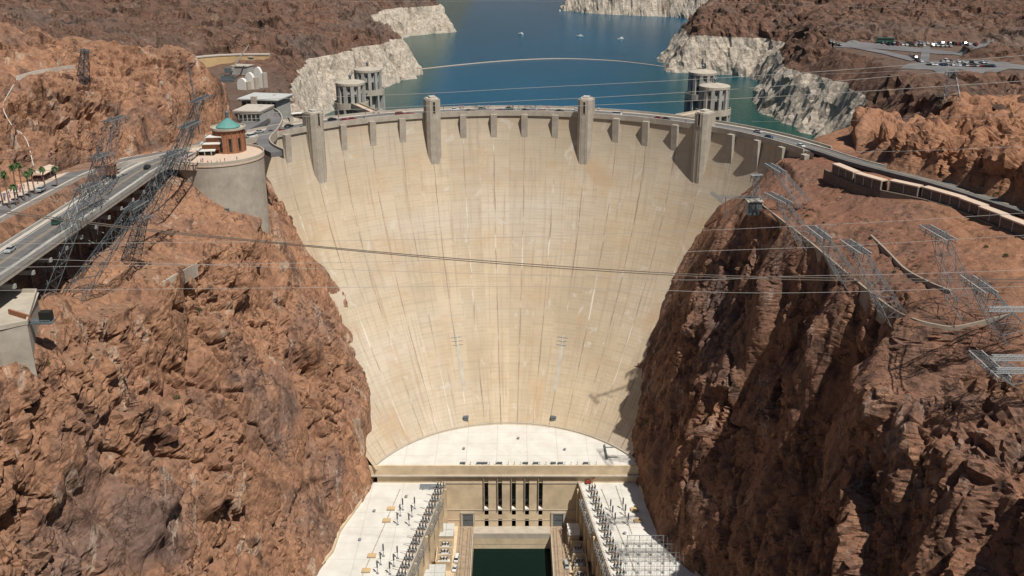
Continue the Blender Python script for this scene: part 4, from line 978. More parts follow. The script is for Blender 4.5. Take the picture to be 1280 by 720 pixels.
def bld(name, pos, size, rz, wall, roof, label, cat='building', over=.5, wins=6, wy=-1):
    t = empty(name, pos, label, cat, None, rz); x, y, h_ = size
    MB().box((0, 0, h_/2-3), (x, y, h_+6)).build('wall', M[wall], t)
    MB().box((0, 0, h_+.3), (x+over*2, y+over*2, .6)).build('roof', M[roof], t)
    MB().box((0, 0, h_-.35), (x+over*1.4, y+over*1.4, .6)).build('fascia', M['green'] if roof == 'palebox' else M['conc'], t)
    for i in range(wins): MB().box((-x/2+x*(i+.5)/wins, wy*(y/2+.02), h_*.5), (x/wins*.7, .12, h_*.55)).build('window', M['glass'], t)
    MB().box((x/2-2, wy*(y/2+.03), 1.1), (1.4, .12, 2.2)).build('door', M['dsteel'], t)
    MB().box((x*.2, y*.15, h_+.95), (1.6, 1.2, .8)).build('roof_unit', M['palebox'], t)
    return t
q = P(317, 150, z=2)
b1 = bld('service_building', (q.x-1.5, q.y+8, .6), (13.5, 18, 5.6), R(-8), 'intake', 'side', 'flat tan roofed grey building directly behind the copper dome')
q = P(335, 135, z=2)
b2 = bld('visitor_building', (q.x-3, q.y+9, .6), (20, 17, 5.6), R(-12), 'intake', 'palebox', 'long flat pale roofed visitor building with green fascia and dark glass front', over=1.6, wins=7)
MB().box((-2, -9.7, 3.0), (3, 2, 9)).build('stair_tower', M['tower'], b2)
q = P(371, 122, z=1)
t = empty('bus_shelter', (q.x, q.y, gz(q.x, q.y)), 'small white flat canopy on posts on the pale bank beside the visitor building', 'shelter', None, R(35))
MB().box((0, 0, 3.0), (9, 3.4, .35)).build('roof', M['white'], t)
for x in (-3.8, 3.8):
    for y in (-1.2, 1.2): MB().box((x, y, .5), (.25, .25, 5)).build('post', M['steel'], t)
rr = dense([P(346, 190, z=1.2), P(330, 183, z=1.1), P(327, 175, z=1.), P(338, 165, z=1.), P(346, 152, z=1.), P(343, 143, z=1.), P(332, 136, z=1.)], 3)
strip('road', rr, 5.5, M['lot'], .15, 2.2)
o = MB().wall([tuple(p+Vector((3.2, 0, 0))) for p in rr], .6, -3, 1.3).build('curved_wall', M['tower'], None, rr[0]); tag(o, 'dark curved retaining wall of the small road behind the dam left end', 'wall')
strip('pavement', dense([(-147, 404, 1.9), (-139, 430, 1.4), (-130, 465, 1.2), (-128, 505, 1.2)], 5), 10, M['lot'], .2, 2.5)
# spillway intake behind: ochre cut wall, white arched gates, piers
so_ = P(262, 92, z=0); 
arcw = [Vector((P(px, 90, d=dd).x, dd, -3.)) for px, dd in ((242, 640), (255, 650), (272, 657), (292, 661), (315, 662), (339, 657))]
t = empty('spillway_wall', arcw[2], 'long curved ochre concrete wall of the spillway cut below the brown hill', 'wall')
m_ = MB().wall([tuple(p) for p in dense(arcw, 8)], 3.5, -10, 14.6); m_.build('wall', M['yellow'], t, arcw[2])
MB().wall([tuple(p) for p in dense(arcw, 8)], 4.2, 14.6, 15.3).build('coping', M['side'], t, arcw[2])
for k, (px, py, ww, hh) in enumerate(((303.5, 111, 6.2, 6.5), (313.5, 110, 6.0, 9.5), (324, 108, 6.2, 12.0))):
    p = P(px, py, z=-1); lab = ['leftmost and lowest white arched gate face of the spillway', 'middle white arched gate face of the spillway', 'rightmost and tallest white arched gate face of the spillway'][k]
    t = empty('spillway_gate', p, lab, 'gate', 'white arched spillway gate faces', R(-20)); m_ = MB(); n = 14; vs = []
    prof = [(-ww/2, -6)]+[(-ww/2*math.cos(a), hh*.45+hh*.55*math.sin(a)) for a in np.linspace(0, math.pi, n)]+[(ww/2, -6)]
    for y in (-1.0, 1.0): vs += [(x, y, z) for x, z in prof]
    L = len(prof); fs = [tuple(range(L)), tuple(range(2*L-1, L-1, -1))]+[(i, i+L, (i+1) % L+L, (i+1) % L) for i in range(L)]
    m_.add(vs, fs); m_.build('face', M['white'], t)
    MB().box((ww/2+.6, 1.2, hh*.2-2), (1.3, 4, hh+4)).build('pier', M['conc'], t)
for px, py, sz, lab in ((304, 92, (11, 9, 11), 'lower grey concrete block of the spillway piers'), (313, 86, (9.5, 8, 14), 'taller grey concrete block of the spillway piers, stepped behind the lower')):
    p = P(px, py, z=2); t = empty('concrete_block', (p.x, p.y, -4), lab, 'block', None, R(-15))
    MB().box((0, 0, sz[2]/2), sz).build('body', M['intake'], t); MB().box((0, 0, sz[2]+.3), (sz[0]+.8, sz[1]+.8, .5)).build('cap', M['conc'], t); MB().box((0, 0, sz[2]*.55), (sz[0]+.3, sz[1]+.3, .5)).build('band', M['conc'], t)
p = hit(285, 101); t = empty('boom_crane', (p.x, p.y, p.z-.3), 'dark lattice boom crane working in front of the ochre spillway wall', 'crane')
MB().box((0, 0, 2.4), (7, 5, 3)).box((1, 0, 7), (4, 4.5, 3)).build('cabin', M['dsteel'], t); MB().box((0, -3, .9), (9.5, 1.4, 1.8)).box((0, 3, .9), (9.5, 1.4, 1.8)).build('crawler_track', M['dsteel'], t)
m_ = MB(); a0 = Vector((2, 0, 6)); a1 = Vector((14, 5, 22))
for e in ((0, .6, .6), (0, -.6, .6), (0, .6, -.6), (0, -.6, -.6)): m_.bar(a0+Vector(e), a1+Vector(e)*.4, .3)
for i in range(10): m_.bar(a0.lerp(a1, i/10)+Vector((0, .6, .6)), a0.lerp(a1, (i+1)/10)+Vector((0, -.6, -.6)), .2)
m_.build('boom', M['conc'], t)
# foreground bastion on the left edge
zb = -6.; a = P(0, 366, z=zb); b = P(46, 366, z=zb); c = P(34, 406, z=zb); d_ = P(0, 413, z=zb)
t = empty('bastion', c, 'concrete bastion with a flat deck on the cliff at the left edge, below the road', 'bastion')
poly = [(a.x-30, a.y), (b.x, b.y), (c.x, c.y), (d_.x-1, d_.y), (d_.x-30, d_.y-3)]
MB().prism(poly, -34, zb-.02).build('retaining_wall', M['tower'], t, c)
MB().prism([(x*.995+(-.7 if x > -130 else 0), y) for x, y in poly], zb, zb+.12).build('deck', M['conc'], t, c)
m_ = MB(); m_.wall([(x, y, zb) for x, y in poly[:4]], .5, .1, 1.2); m_.build('parapet', M['conc'], t, c)
MB().wall([tuple(P(12, 393, z=zb)), tuple(P(38, 401, z=zb))], .5, .1, 1.6).build('inner_wall', M['brick'], t, c)
q = P(52, 402, z=zb-1); MB().box((q.x, q.y, zb-1), (6.5, 3.5, .3)).build('platform', M['dsteel'], t, c); MB().box((q.x+1.2, q.y+.6, zb+.6), (3, 2.2, 2.4)).build('cabin', M['black'], t, c)
m_ = MB(); m_.bar((q.x-3, q.y-1.6, zb), (q.x+3, q.y-1.6, zb), .12)
for i in range(7): m_.bar((q.x-3+i, q.y-1.6, zb-1), (q.x-3+i, q.y-1.6, zb), .1)
m_.build('railing', M['steel'], t, c)

# ------------------------------------------------------------------ retaining walls, cliff-side water channel, conduits
def terr_wall(pts, wd, h0, h1, mat, label, name='retaining_wall', cat='wall', dzf=None):
    L = []
    for a, b in zip(pts[:-1], pts[1:]):
        n = 8
        for i in range(n):
            q = hit(a[0]+(b[0]-a[0])*i/n, a[1]+(b[1]-a[1])*i/n); L.append(q)
    L.append(hit(*pts[-1]))
    for _ in range(8): L = [L[0]]+[(L[i-1]+L[i]*2+L[i+1])/4 for i in range(1, len(L)-1)]+[L[-1]]
    o = MB().wall([tuple(p) for p in L], wd, h0, h1).build(name, mat, None, L[0]); tag(o, label, cat); return o
terr_wall([(944, 251), (975, 275), (1010, 302), (1050, 336), (1085, 365), (1120, 392), (1150, 404), (1190, 412), (1225, 404), (1262, 395)], .7, -6.5, .7, M['stonep'], 'long stone retaining wall curving along the right cliff edge with a pale top')
terr_wall([(1088, 297), (1110, 318), (1130, 340), (1160, 356), (1190, 368)], .7, -3, 1.1, M['stonep'], 'short retaining wall crossing the red slope between the pylons')
terr_wall([(203, 356), (225, 343), (246, 332)], .6, -4, 1.0, M['conc'], 'short retaining wall holding the gravel slope left of the dam')
terr_wall([(20, 99), (45, 92), (70, 88), (93, 85)], .5, -1, 1.3, M['side'], 'low pale wall on the upper left hillside track')
terr_wall([(22, 100), (12, 116), (2, 135), (14, 158), (30, 170), (36, 182), (42, 208)], .35, -.6, .5, M['side'], 'zigzag white pipe running down the left hillside', 'pipe', 'pipe')
m_ = MB()
blocks_ = [((1042, 204), (1069, 215)), ((1070, 216), (1104, 225.5)), ((1113, 225), (1150, 233)), ((1154, 233), (1203, 247)), ((1201, 247), (1229, 257)), ((1225, 257.5), (1255, 268.5)), ((1252, 269), (1286, 282))]
for k, (pa, pb) in enumerate(blocks_):
    a = P(*pa, z=5.4); b = P(*pb, z=5.4); d = b-a; L = d.length; rz = math.atan2(d.y, d.x); c = (a+b)/2
    t = empty('roadside_shelter', (c.x, c.y, 0), f'long low pale roofed shelter above the right road wall, {ORD[k]} from the dam', 'shelter', 'flat pale roofed shelters along the right road', rz)
    MB().box((0, .9, 5.2), (L*.985, 3.4, .5)).build('roof', M['plaza'], t)
    MB().box((0, 2.8, 2.4), (L*.95, .5, 5.0)).build('back_wall', M['stone'], t)
    MB().box((0, -.1, 3.2), (L*.97, .5, 3.5)).build('front_wall', M['stone'], t)  # solid dark front stands in for the shade beneath the roof
    for i in range(int(L/4)+1): MB().box((-L/2+.4+i*(L-.8)/int(L/4), -.45, 3.3), (.35, .3, 3.2)).build('post', M['intake'], t)
wp = [P(1034, 199, z=5.4)]+[P(*q, z=5.4) for b_ in blocks_ for q in b_]
wp = dense([Vector((p.x-.6, p.y-.8, 0)) for p in wp], 4)
o = MB().wall([tuple(p) for p in wp], 1.0, -7, 1.5).build('retaining_wall', M['stone'], None, wp[0]); tag(o, 'tall dark stone wall below the row of pale shelters on the right road', 'wall')

# ------------------------------------------------------------------ lattice pylons
def lattice(m_, A, B, wa, wb, n, th, ux=None, legs=None):
    A = Vector(A); B = Vector(B); ax = (B-A).normalized(); u = (ux or Vector((1, 0, 0))); u = (u-ax*u.dot(ax)).normalized(); v = ax.cross(u)
    def cor(i):
        f = i/n; w_ = wa+(wb-wa)*f; c = A.lerp(B, f); return [c+(u*sx+v*sy)*w_/2 for sx, sy in ((-1, -1), (1, -1), (1, 1), (-1, 1))]
    prev = cor(0)
    for i in range(1, n+1):
        cu = cor(i)
        for j in range(4):
            k = (j+1) % 4
            (legs[j] if legs else m_).bar(prev[j], cu[j], th*1.35)
            m_.bar(prev[j], cu[k], th*.8); m_.bar(prev[k], cu[j], th*.8); m_.bar(cu[j], cu[k], th*.8)
        prev = cu
def pylon(B, T, a0, a1, wb, wt, label, group, th=.2, strings=3):
    t = empty('lattice_pylon', B, label, 'pylon', group); B = Vector(B); T = Vector(T)-B; a0 = Vector(a0)-B; a1 = Vector(a1)-B
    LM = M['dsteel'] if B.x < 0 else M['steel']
    n = max(4, int(T.length/(wb*.75))); legs = [MB() for _ in range(4)]; br = MB()
    ad = (a1-a0); ad.z = 0; ad.normalize()
    lattice(br, (0, 0, 0), T, wb, wt, n, th, ad, legs)
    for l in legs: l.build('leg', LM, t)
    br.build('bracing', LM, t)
    side = Vector((-ad.y, ad.x, 0)); hw = wt*.55
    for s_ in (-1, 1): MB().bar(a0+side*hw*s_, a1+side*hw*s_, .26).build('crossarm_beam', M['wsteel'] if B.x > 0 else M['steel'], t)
    cr = MB(); k = max(4, int((a1-a0).length/1.6))
    for i in range(k):
        p = a0.lerp(a1, i/k); q = a0.lerp(a1, (i+1)/k)
        cr.bar(p-side*hw, q+side*hw, .12); cr.bar(p+side*hw, p-side*hw, .12); cr.bar(p+side*hw, q+side*hw+Vector((0, 0, -1.1)), .1); cr.bar(p-side*hw, q-side*hw+Vector((0, 0, -1.1)), .1)
    for s_ in (-1, 1): cr.bar(a0+side*hw*s_+Vector((0, 0, -1.1)), a1+side*hw*s_+Vector((0, 0, -1.1)), .16)
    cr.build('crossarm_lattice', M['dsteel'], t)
    for i in range(strings):
        p = a0.lerp(a1, (i+.2)/(strings-.6) if strings > 1 else .5); s2 = MB(); e = p+Vector((-.8 if B.x > 0 else .8, -1.2, -2.6)); s2.cyl(p, e, .1, .1, 6)
        for j in range(6): c = p.lerp(e, (j+.5)/6); s2.cyl(c, c+Vector((0, 0, .12)), .28, .28, 6)
        s2.build('insulator_string', M['ins'], t)
    return t
GR = 'lattice pylons on the right cliff top'; GL = 'lattice pylons on the left cliff beside the road'
def py_(bp, zt, arm0, arm1, wb, wt, label, g, bz=None, th=.13):
    B = hit(*bp) if bz is None else P(*bp, z=bz)
    if zt is None: a0 = P(*arm0, d=B.y-2); a1 = P(*arm1, d=B.y-4)
    else: a0 = P(*arm0, z=zt); a1 = P(*arm1, z=zt)
    a1 = Vector((a1.x, a1.y, a0.z)); return pylon(B, (a0+a1)/2, a0, a1, wb, wt, label, g, th)
py_((1006, 256), 6, (960, 204), (979, 215), 5, 2.4, 'small leaning pylon against the shaded end of the dam, farthest back of the right cliff', GR)
py_((1010, 304), 4, (960, 240), (987, 254), 5.5, 2.6, 'leaning pylon whose crossarm sits just right of the cliff top cabin', GR)
py_((1062, 350), 5, (1013, 282), (1034, 298), 5.5, 2.6, 'leaning pylon left of centre on the right cliff, its foot on the stone wall', GR)
py_((1118, 396), 8, (1056, 299), (1083, 317), 6, 2.8, 'leaning pylon with two bright parallel beams above the curving stone wall', GR)
py_((1208, 392), 12, (1156, 281), (1190, 300), 7, 3., 'big leaning pylon in the middle of the red slope, nearest the short wall', GR)
py_((1262, 412), 6, (1208, 344), (1240, 366), 7, 3., 'pylon close to the right edge with dense dark lattice above the wall bend', GR)
py_((1330, 500), -12, (1219, 438), (1256, 472), 7, 3., 'pylon reaching in from the right edge over the dark gully', GR, bz=-30)
TIP = hit(944, 257)
pylon(TIP, TIP+Vector((-1, -1, 13)), TIP+Vector((-3.2, -1.5, 13)), TIP+Vector((1.6, -.5, 13)), 3.6, 1.2, 'slender upright mast at the tip of the right cliff beside the dam face', GR, .1)
py_((1190, 124), None, (1181, 88), (1199, 88), 7, 2.5, 'distant grey pylon on the desert slope below the lower car park', GR, th=.22)
p0 = P(897, 246, d=TIP.y-4); p1 = P(964, 247, d=TIP.y-4); m_ = MB()
t = empty('horizontal_gantry', p0, 'horizontal steel gantry jutting out over the dam face from the right cliff tip', 'gantry'); lattice(m_, (0, 0, 0), p1-p0, 1.0, 1.0, 7, .055); m_.build('truss', M['steel'], t)
m_ = MB(); lattice(m_, (-2.5, 1.5, 1.5), (1.5, -3.5, -1.2), 1.0, 1.0, 3, .07); m_.build('crossarm', M['steel'], t)
for f in (.15, .8): 
    m_ = MB(); m_.bar((p1-p0)*f, (p1-p0)*f+Vector((1, 1, -9)), .3); m_.build('support', M['steel'], t)
q = TIP+Vector((-1.5, -3.5, -.5)); t = empty('cliff_cabin', q, 'small dark louvred cabin on the tip of the right cliff', 'cabin'); MB().box((0, 0, .8), (5.5, 4.5, 5.4)).build('wall', M['dsteel'], t); MB().box((0, 0, 3.7), (6.3, 5.3, .35)).build('roof', M['side'], t)
m_ = MB(); [m_.box((0, -2.3, .3+i*.6), (5.3, .15, .2)) for i in range(5)]; m_.build('louvre', M['steel'], t)
for k, (px, py, pz) in enumerate(((1180, 386, -2), (1150, 447, -8), (1168, 463, -11))):
    pa = P(1235+k*5, py, z=pz); pb = P(1330, py+1, z=pz); m_ = MB(); lattice(m_, (0, 0, 0), pb-pa, 1.1, 1.1, 12, .1)
    tag(m_.build('horizontal_gantry', M['wsteel'], None, (0, 0, 0)), ['horizontal steel boom running out of the right edge, topmost of three', 'horizontal steel boom running out of the right edge, middle of three', 'horizontal steel boom running out of the right edge, lowest of three'][k], 'gantry', 'steel booms at the right edge').location = pa
py_((48, 372), 16, (97, 238), (121, 228), 6, 3, 'leaning pylon standing out over the left road just above the moving silver car', GL, bz=-14)
py_((92, 372), 10, (160, 262), (180, 250), 6, 3, 'leaning pylon right of the left road, its legs in front of the viaduct shadow', GL, bz=-18)
py_((104, 300), 22, (116, 198), (137, 190), 6, 3, 'tall leaning pylon crossing the left road, second crossarm from the top', GL, bz=-6)
py_((120, 240), 28, (131, 152), (157, 144), 6, 3, 'pylon whose crossarm hangs highest against the left brown cliff', GL, bz=5)
py_((160, 338), 3, (168, 276), (188, 268), 5, 2.6, 'short dark pylon on the gravel slope below the left road', GL, bz=-22)
py_((150, 318), 18, (205, 196), (228, 186), 6, 3, 'leaning pylon in front of the terrace wall', GL, bz=-16)
py_((190, 262), 22, (226, 160), (248, 150), 6, 3, 'pylon left of the domed building, seen against the cliff', GL, bz=-8)
py_((218, 212), 28, (240, 128), (262, 118), 5, 2.5, 'distant dark pylon above the domed building', GL, bz=2)
py_((104, 104), None, (99, 62), (112, 60), 4, 2, 'small bluish pylon on the upper left hillside next to the low pale wall', GL, th=.18)
q = hit(250, 168); m_ = MB(); m_.cyl((0, 0, -1), (-1.5, 0, 32), .3, .18, 8)
for i in range(3): m_.box((-1, 0, 18+i*5), (1.6, .2, .2))
tag(m_.build('tall_mast', M['dsteel'], None, (0, 0, 0)), 'tall thin dark mast in front of the rounded cliff left of the spillway', 'mast').location = q

# ------------------------------------------------------------------ cables
def cable(pts, r, mat, label, group, n=10, sag=0.):
    """smooth tube through 3-D points"""
    P_ = [Vector(p) for p in pts]; C_ = []
    for i in range(len(P_)-1):
        p0 = P_[max(0, i-1)]; p1 = P_[i]; p2 = P_[i+1]; p3 = P_[min(len(P_)-1, i+2)]
        for k in range(n):
            f = k/n; C_.append(.5*((2*p1)+(p2-p0)*f+(2*p0-5*p1+4*p2-p3)*f*f+(3*p1-p0-3*p2+p3)*f**3))
    C_.append(P_[-1]); vs = []; m = 5
    for i, c in enumerate(C_):
        t = (C_[min(i+1, len(C_)-1)]-C_[max(0, i-1)]).normalized(); u = Vector((0, 0, 1)).cross(t).normalized(); v = t.cross(u)
        vs += [c+(u*math.cos(2*math.pi*j/m)+v*math.sin(2*math.pi*j/m))*r for j in range(m)]
    fs = [(i*m+j, i*m+(j+1) % m, (i+1)*m+(j+1) % m, (i+1)*m+j) for i in range(len(C_)-1) for j in range(m)]
    return tag(MB().add(vs, fs).build('power_cable', mat, None, C_[0]), label, 'cable', group)
GC = 'power cables strung across the canyon'
def span(pts, r, mat, label): return cable([P(px, py, d=dd) for px, py, dd in pts], r, mat, label, GC)
span([(-160, 244, 78), (0, 263, 80), (180, 286, 84), (420, 310, 88), (640, 328.5, 90), (870, 343, 92), (1080, 348, 93), (1440, 350, 95)], .045, M['cabled'], 'upper strand of the dark cable pair crossing the dam face')
span([(-160, 246, 78), (0, 265.5, 80), (180, 288, 84), (420, 311.5, 88), (640, 331, 90), (870, 345.5, 92), (1080, 351, 93), (1440, 354, 95)], .045, M['cabled'], 'lower strand of the dark cable pair crossing the dam face')
ws = [([(300, 125, 262), (476, 119, 258), (560, 115.5, 256), (640, 111, 254), (880, 98.5, 248), (1100, 84, 244), (1400, 59, 240)], 'topmost pale cable in front of the lake, rising to the right'),
 ([(300, 143, 262), (500, 134, 258), (640, 126.5, 254), (760, 121, 250), (960, 108.5, 248), (1170, 91, 244), (1400, 76, 240)], 'second pale cable from the top in front of the lake'),
 ([(300, 149, 262), (540, 139.5, 258), (640, 135.5, 254), (800, 129, 250), (990, 119.5, 248), (1160, 109, 244), (1400, 93, 240)], 'third pale cable from the top, skimming the crest'),
 ([(940, 152, 400), (1060, 150.5, 380), (1200, 146, 360), (1340, 140, 340)], 'thin cable low over the green water at the right end'),
 ([(-120, 306, 140), (330, 302, 142), (480, 300, 143), (640, 296.5, 144), (860, 288.5, 142), (960, 284.5, 140), (1160, 274, 138), (1400, 258, 136)], 'thin grey cable crossing the middle of the dam face'),
 ([(-120, 336, 135), (400, 328.5, 138), (560, 325, 139), (700, 320, 139), (860, 314.5, 138), (1040, 308, 136), (1180, 300, 134), (1400, 287, 132)], 'thin grey cable just above the dark pair'),
 ([(-120, 318, 130), (400, 336, 133), (560, 341, 134), (700, 345, 134), (860, 350, 133), (1000, 345, 131), (1150, 342, 129), (1400, 333, 127)], 'pale cable just below the dark pair on the right'),
 ([(-120, 364, 125), (400, 359.5, 128), (640, 358, 129), (800, 362, 128), (1000, 366, 126), (1400, 354, 124)], 'lowest thin cable over the dam face'),
 ([(430, 2, 600), (560, 1.5, 600), (640, 1, 600), (900, 4, 590), (1200, 12, 580)], 'faint cable along the top of the view over the lake'),
 ([(980, 93, 360), (1100, 90, 350), (1340, 72, 340)], 'short cable over the right shore rock'),
 ([(1060, 190, 300), (1160, 188, 290), (1340, 180, 280)], 'cable in front of the orange cliffs right of the dam')]
for k, (pts, lab) in enumerate(ws): span(pts, .06 if k < 3 else (.028 if 4 <= k <= 7 else .05), M['cable'], lab)
for k in range(5):
    a = P(100+k*9, 236-k*10, d=300+k*8); b = P(-40, 262-k*16, d=220); c = P(250+k*10, 120-k*4, d=420)
    cable([b, a, (a+c)/2-Vector((0, 0, 3)), c], .05, M['cabled'], ['lowest', 'second lowest', 'middle', 'second highest', 'highest'][k]+' of the dark cables strung between the left pylons', 'cables between the left pylons')
bm = [P(525, 86.5, z=-34.8), P(580, 80.5, z=-34.8), P(640, 75.5, z=-34.8), P(700, 73.3, z=-34.8), P(760, 75.5, z=-34.8), P(800, 79.5, z=-34.8), P(833, 84, z=-34.8)]
o = cable(bm, .45, M['plaza'], 'long pale floating boom curving across the lake behind the dam', 'x'); o.name = 'floating_boom'; o['category'] = 'boom'; del o['group']

# ------------------------------------------------------------------ vehicles
def car_mb(L=4.6, W=1.8, H=1.45, van=False):
    prof = [(-L/2, .35), (-L/2, .85), (-L*.32, .95), (L*.42 if not van else L*.40, .95), (L/2, .8), (L/2, .35)] if not van else [(-L/2, .35), (-L/2, 1.0), (-L*.38, 1.1), (L/2, 1.1), (L/2, .35)]
    cab = [(-L*.22, .93), (-L*.08, H), (L*.25, H), (L*.38, .93)] if not van else [(-L*.36, 1.05), (-L*.24, H), (L*.47, H), (L*.49, 1.05)]
    def ext(pr, w0, w1, zb):
        m_ = MB(); n = len(pr); vs = []
        for s_ in (-1, 1):
            for x, z in pr: vs.append((s_*(w0 if z < zb else w1)/2, x, z))
        m_.add(vs, [tuple(range(n)), tuple(range(2*n-1, n-1, -1))]+[(i, i+n, (i+1) % n+n, (i+1) % n) for i in range(n)]); return m_
    return ext(prof, W, W*.96, .7), ext(cab, W*.92, W*.74, 1.3), cab, W, H, L
def make_car(color, van=False, detail=True):
    b, c, cab, W, H, L = car_mb(5.0 if van else 4.6, 1.9 if van else 1.8, 1.9 if van else 1.42, van)
    if detail:
        t = empty('car', (0, 0, 0), 'x', 'van' if van else 'car')
        b.build('body', M['car_'+color], t); c.build('windows', M['glass'], t)
        MB().box((0, (cab[1][0]+cab[2][0])/2, H+.01), (W*.72, cab[2][0]-cab[1][0], .05)).build('roof', M['car_'+color], t)
        for x in (-1, 1):
            for y in (-.31, .31): MB().cyl((x*W*.44-.11*x, y*L, .33), (x*W*.5, y*L, .33), .33, .33, 12).build('wheel', M['tyre'], t)
        for x in (-1, 1): MB().box((x*W*.36, -L/2-.01, .68), (.3, .05, .15)).build('headlight', M['white'], t)
        return t
    m_ = MB(); m_.v, m_.f, m_.m = b.v, b.f, b.m; m_.mi = 1; m_.add(c.v, c.f); m_.mi = 0
    m_.box((0, (cab[1][0]+cab[2][0])/2, H+.01), (W*.74, cab[2][0]-cab[1][0], .06)); m_.mi = 2
    for x in (-1, 1):
        for y in (-.31, .31): m_.cyl((x*W*.44-.11*x, y*L, .33), (x*W*.5, y*L, .33), .33, .33, 8)
    return m_.build('car', [M['car_'+color], M['glass'], M['tyre']])
fullc, farc = {}, {}
def put_car(p, rz, color, label, group, van=False, full=True):
    key = (color, van); D = fullc if full else farc
    if key not in D: o = D[key] = make_car(color, van, full)
    else: o = copy_tree(D[key])
    o.location = p; o.rotation_euler = (0, 0, rz); o['label'] = label; o['category'] = 'van' if van else 'car'
    if group: o['group'] = group
    elif 'group' in o: del o['group']
    return o
cols = list(CARC)
rng = random.Random(11)
def crest(th, r, z=0): return Vector((DX+r*math.sin(th), 372+r*math.cos(th), z))
lane = [(-1.10, 141.9), (-1.06, 141.9), (-1.015, 141.9), (-.95, 147), (-.93, 141.9), (-.90, 141.9), (-.86, 141.9), (-.83, 147.2), (-.66, 147.2), (-.63, 141.8), (-.60, 141.8), (-.415, 141.8), (-.375, 142), (-.2, 147), (-.15, 141.9), (-.10, 147.1), (-.03, 141.9), (.0, 147.), (.06, 141.9), (.09, 147), (.13, 141.8), (.19, 141.9), (.25, 147), (.41, 141.9), (.57, 141.9), (.60, 141.9), (.72, 147), (.95, 147), (1.03, 141.9), (1.18, 142)]
colr = ['dark blue', 'black', 'white', 'silver', 'black', 'dark red', 'grey', 'black', 'black', 'dark red', 'dark red', 'dark red', 'dark red', 'white', 'black', 'grey', 'dark blue', 'green', 'black', 'silver', 'tan', 'black', 'white', 'white', 'dark red', 'black', 'grey', 'silver', 'dark blue', 'white']
for k, (th, r) in enumerate(lane):
    put_car(crest(th, r, .02), -th+R(90), colr[k], f'{colr[k]} vehicle on the dam crest road, {ORD[k]} counted from the left end', 'vehicles driving over the dam crest', van=(k in (11, 23, 2)), full=True)
put_car(Vector((-148.3, P(20, 314, z=3.4).y, 3.33)), R(4), 'silver', 'silver car driving on the left road near the photo edge', None)
q = P(72, 279, z=3.4); put_car(Vector((q.x, q.y, 3.33)), R(180), 'green', 'dark green pickup-like car farther up the left road', None, van=True)
q = P(200, 207, z=3.4); put_car(Vector((-144.5, q.y-4, 3.3)), R(184), 'black', 'black car at the far end of the left road by the terrace', None)
q = P(77, 239, z=8.4); put_car(Vector((-161, q.y, 8.5)), R(2), 'silver', 'small silver car on the upper left road near the palms', None)
for px, py, cl, lab, v in ((571, 700, 'white', 'white pickup on the left quay, behind another white car', True), (568.5, 712, 'white', 'white car parked on the left quay close to the bottom edge', False), (708, 708, 'silver', 'pale van standing on the right quay at the bottom', True)):
    q = P(px, py, z=ZY); put_car(q+Vector((0, 0, .1)), R(-8 if px < 600 else 8), cl, lab, None, van=v)
for k, th in enumerate((-1.135,)):
    pass
lots = [('upper row of the desert car park', (1100, 54.5), (1222, 57), 26), ('front of the upper desert car park', (1108, 57), (1190, 59), 15), ('lower row of the desert car park', (1158, 82), (1243, 84.5), 20), ('back of the lower desert car park', (1175, 78), (1235, 80), 12), ('left cluster of the upper car park', (1036, 52.5), (1052, 58), 4), ('cluster at the lower lot entrance', (1138, 71), (1152, 79), 6)]
# car park surfaces
def gp(px, py, guess=14.):
    q = hit(px, py); return q
def drape(name, A, B, n, m, mat, dz=.35):
    """surface laid on the ground between two pixel polylines A (far edge) and B (near edge)"""
    def at(L, f):
        k = f*(len(L)-1); i = min(int(k), len(L)-2); g = k-i; a = hit(*L[i]); b = hit(*L[i+1]); return a.lerp(b, g)
    vs = []
    for i in range(n+1):
        a = at(A, i/n); b = at(B, i/n)
        for j in range(m+1):
            p = a.lerp(b, j/m); vs.append((p.x, p.y, gz(p.x, p.y)+dz))
    fs = [(i*(m+1)+j, (i+1)*(m+1)+j, (i+1)*(m+1)+j+1, i*(m+1)+j+1) for i in range(n) for j in range(m)]
    return tag(MB().add(vs, fs).build(name, mat), kind='structure')
drape('parking_lot', [(1038, 50), (1100, 52.5), (1228, 54), (1290, 56)], [(1042, 59), (1082, 60.5), (1228, 59.5), (1290, 59)], 70, 8, M['lot'])
drape('parking_lot', [(1136, 80), (1165, 76.5), (1200, 76.5), (1262, 80), (1290, 83)], [(1124, 86.5), (1165, 88), (1200, 87), (1262, 86.5), (1290, 88.5)], 50, 8, M['lot'])
drape('road', [(1074, 58.5), (1110, 65), (1150, 74)], [(1066, 60.5), (1104, 68), (1138, 77)], 24, 3, M['lot'], .45)
drape('road', [(1163, 59), (1161, 78)], [(1153, 59), (1149, 78)], 12, 4, M['lot'], .5)
for nm, a, b, n in lots:
    for i in range(n):
        if rng.random() < .1: continue
        f = (i+.5)/n; p = hit(a[0]+(b[0]-a[0])*f, a[1]+(b[1]-a[1])*f); p.z = gz(p.x, p.y)+.4; cl = rng.choice(cols[:5]+['white', 'white', 'silver', 'grey', 'black'])
        put_car(p+Vector((0, 0, .02)), R(rng.choice((0, 180))+rng.uniform(-6, 6)), cl, f'{cl} car, bay {ORD[i]} from the left, {nm}', 'cars in the desert car park', van=rng.random() < .25, full=False)
p = hit(1106, 54); t = empty('coach', p+Vector((0, 0, .4)), 'long dark green coach parked at the left end of the upper desert car park', 'coach', None, R(80))
MB().box((0, 0, 1.9), (2.6, 11.5, 3.0)).build('body', M['car_green'], t); MB().box((0, 0, 2.3), (2.66, 10.8, 1.0)).build('windows', M['glass'], t)
for x in (-1.1, 1.1):
    for y in (-3.8, 3.6): MB().cyl((x-.15, y, .5), (x+.15, y, .5), .5, .5, 12).build('wheel', M['tyre'], t)

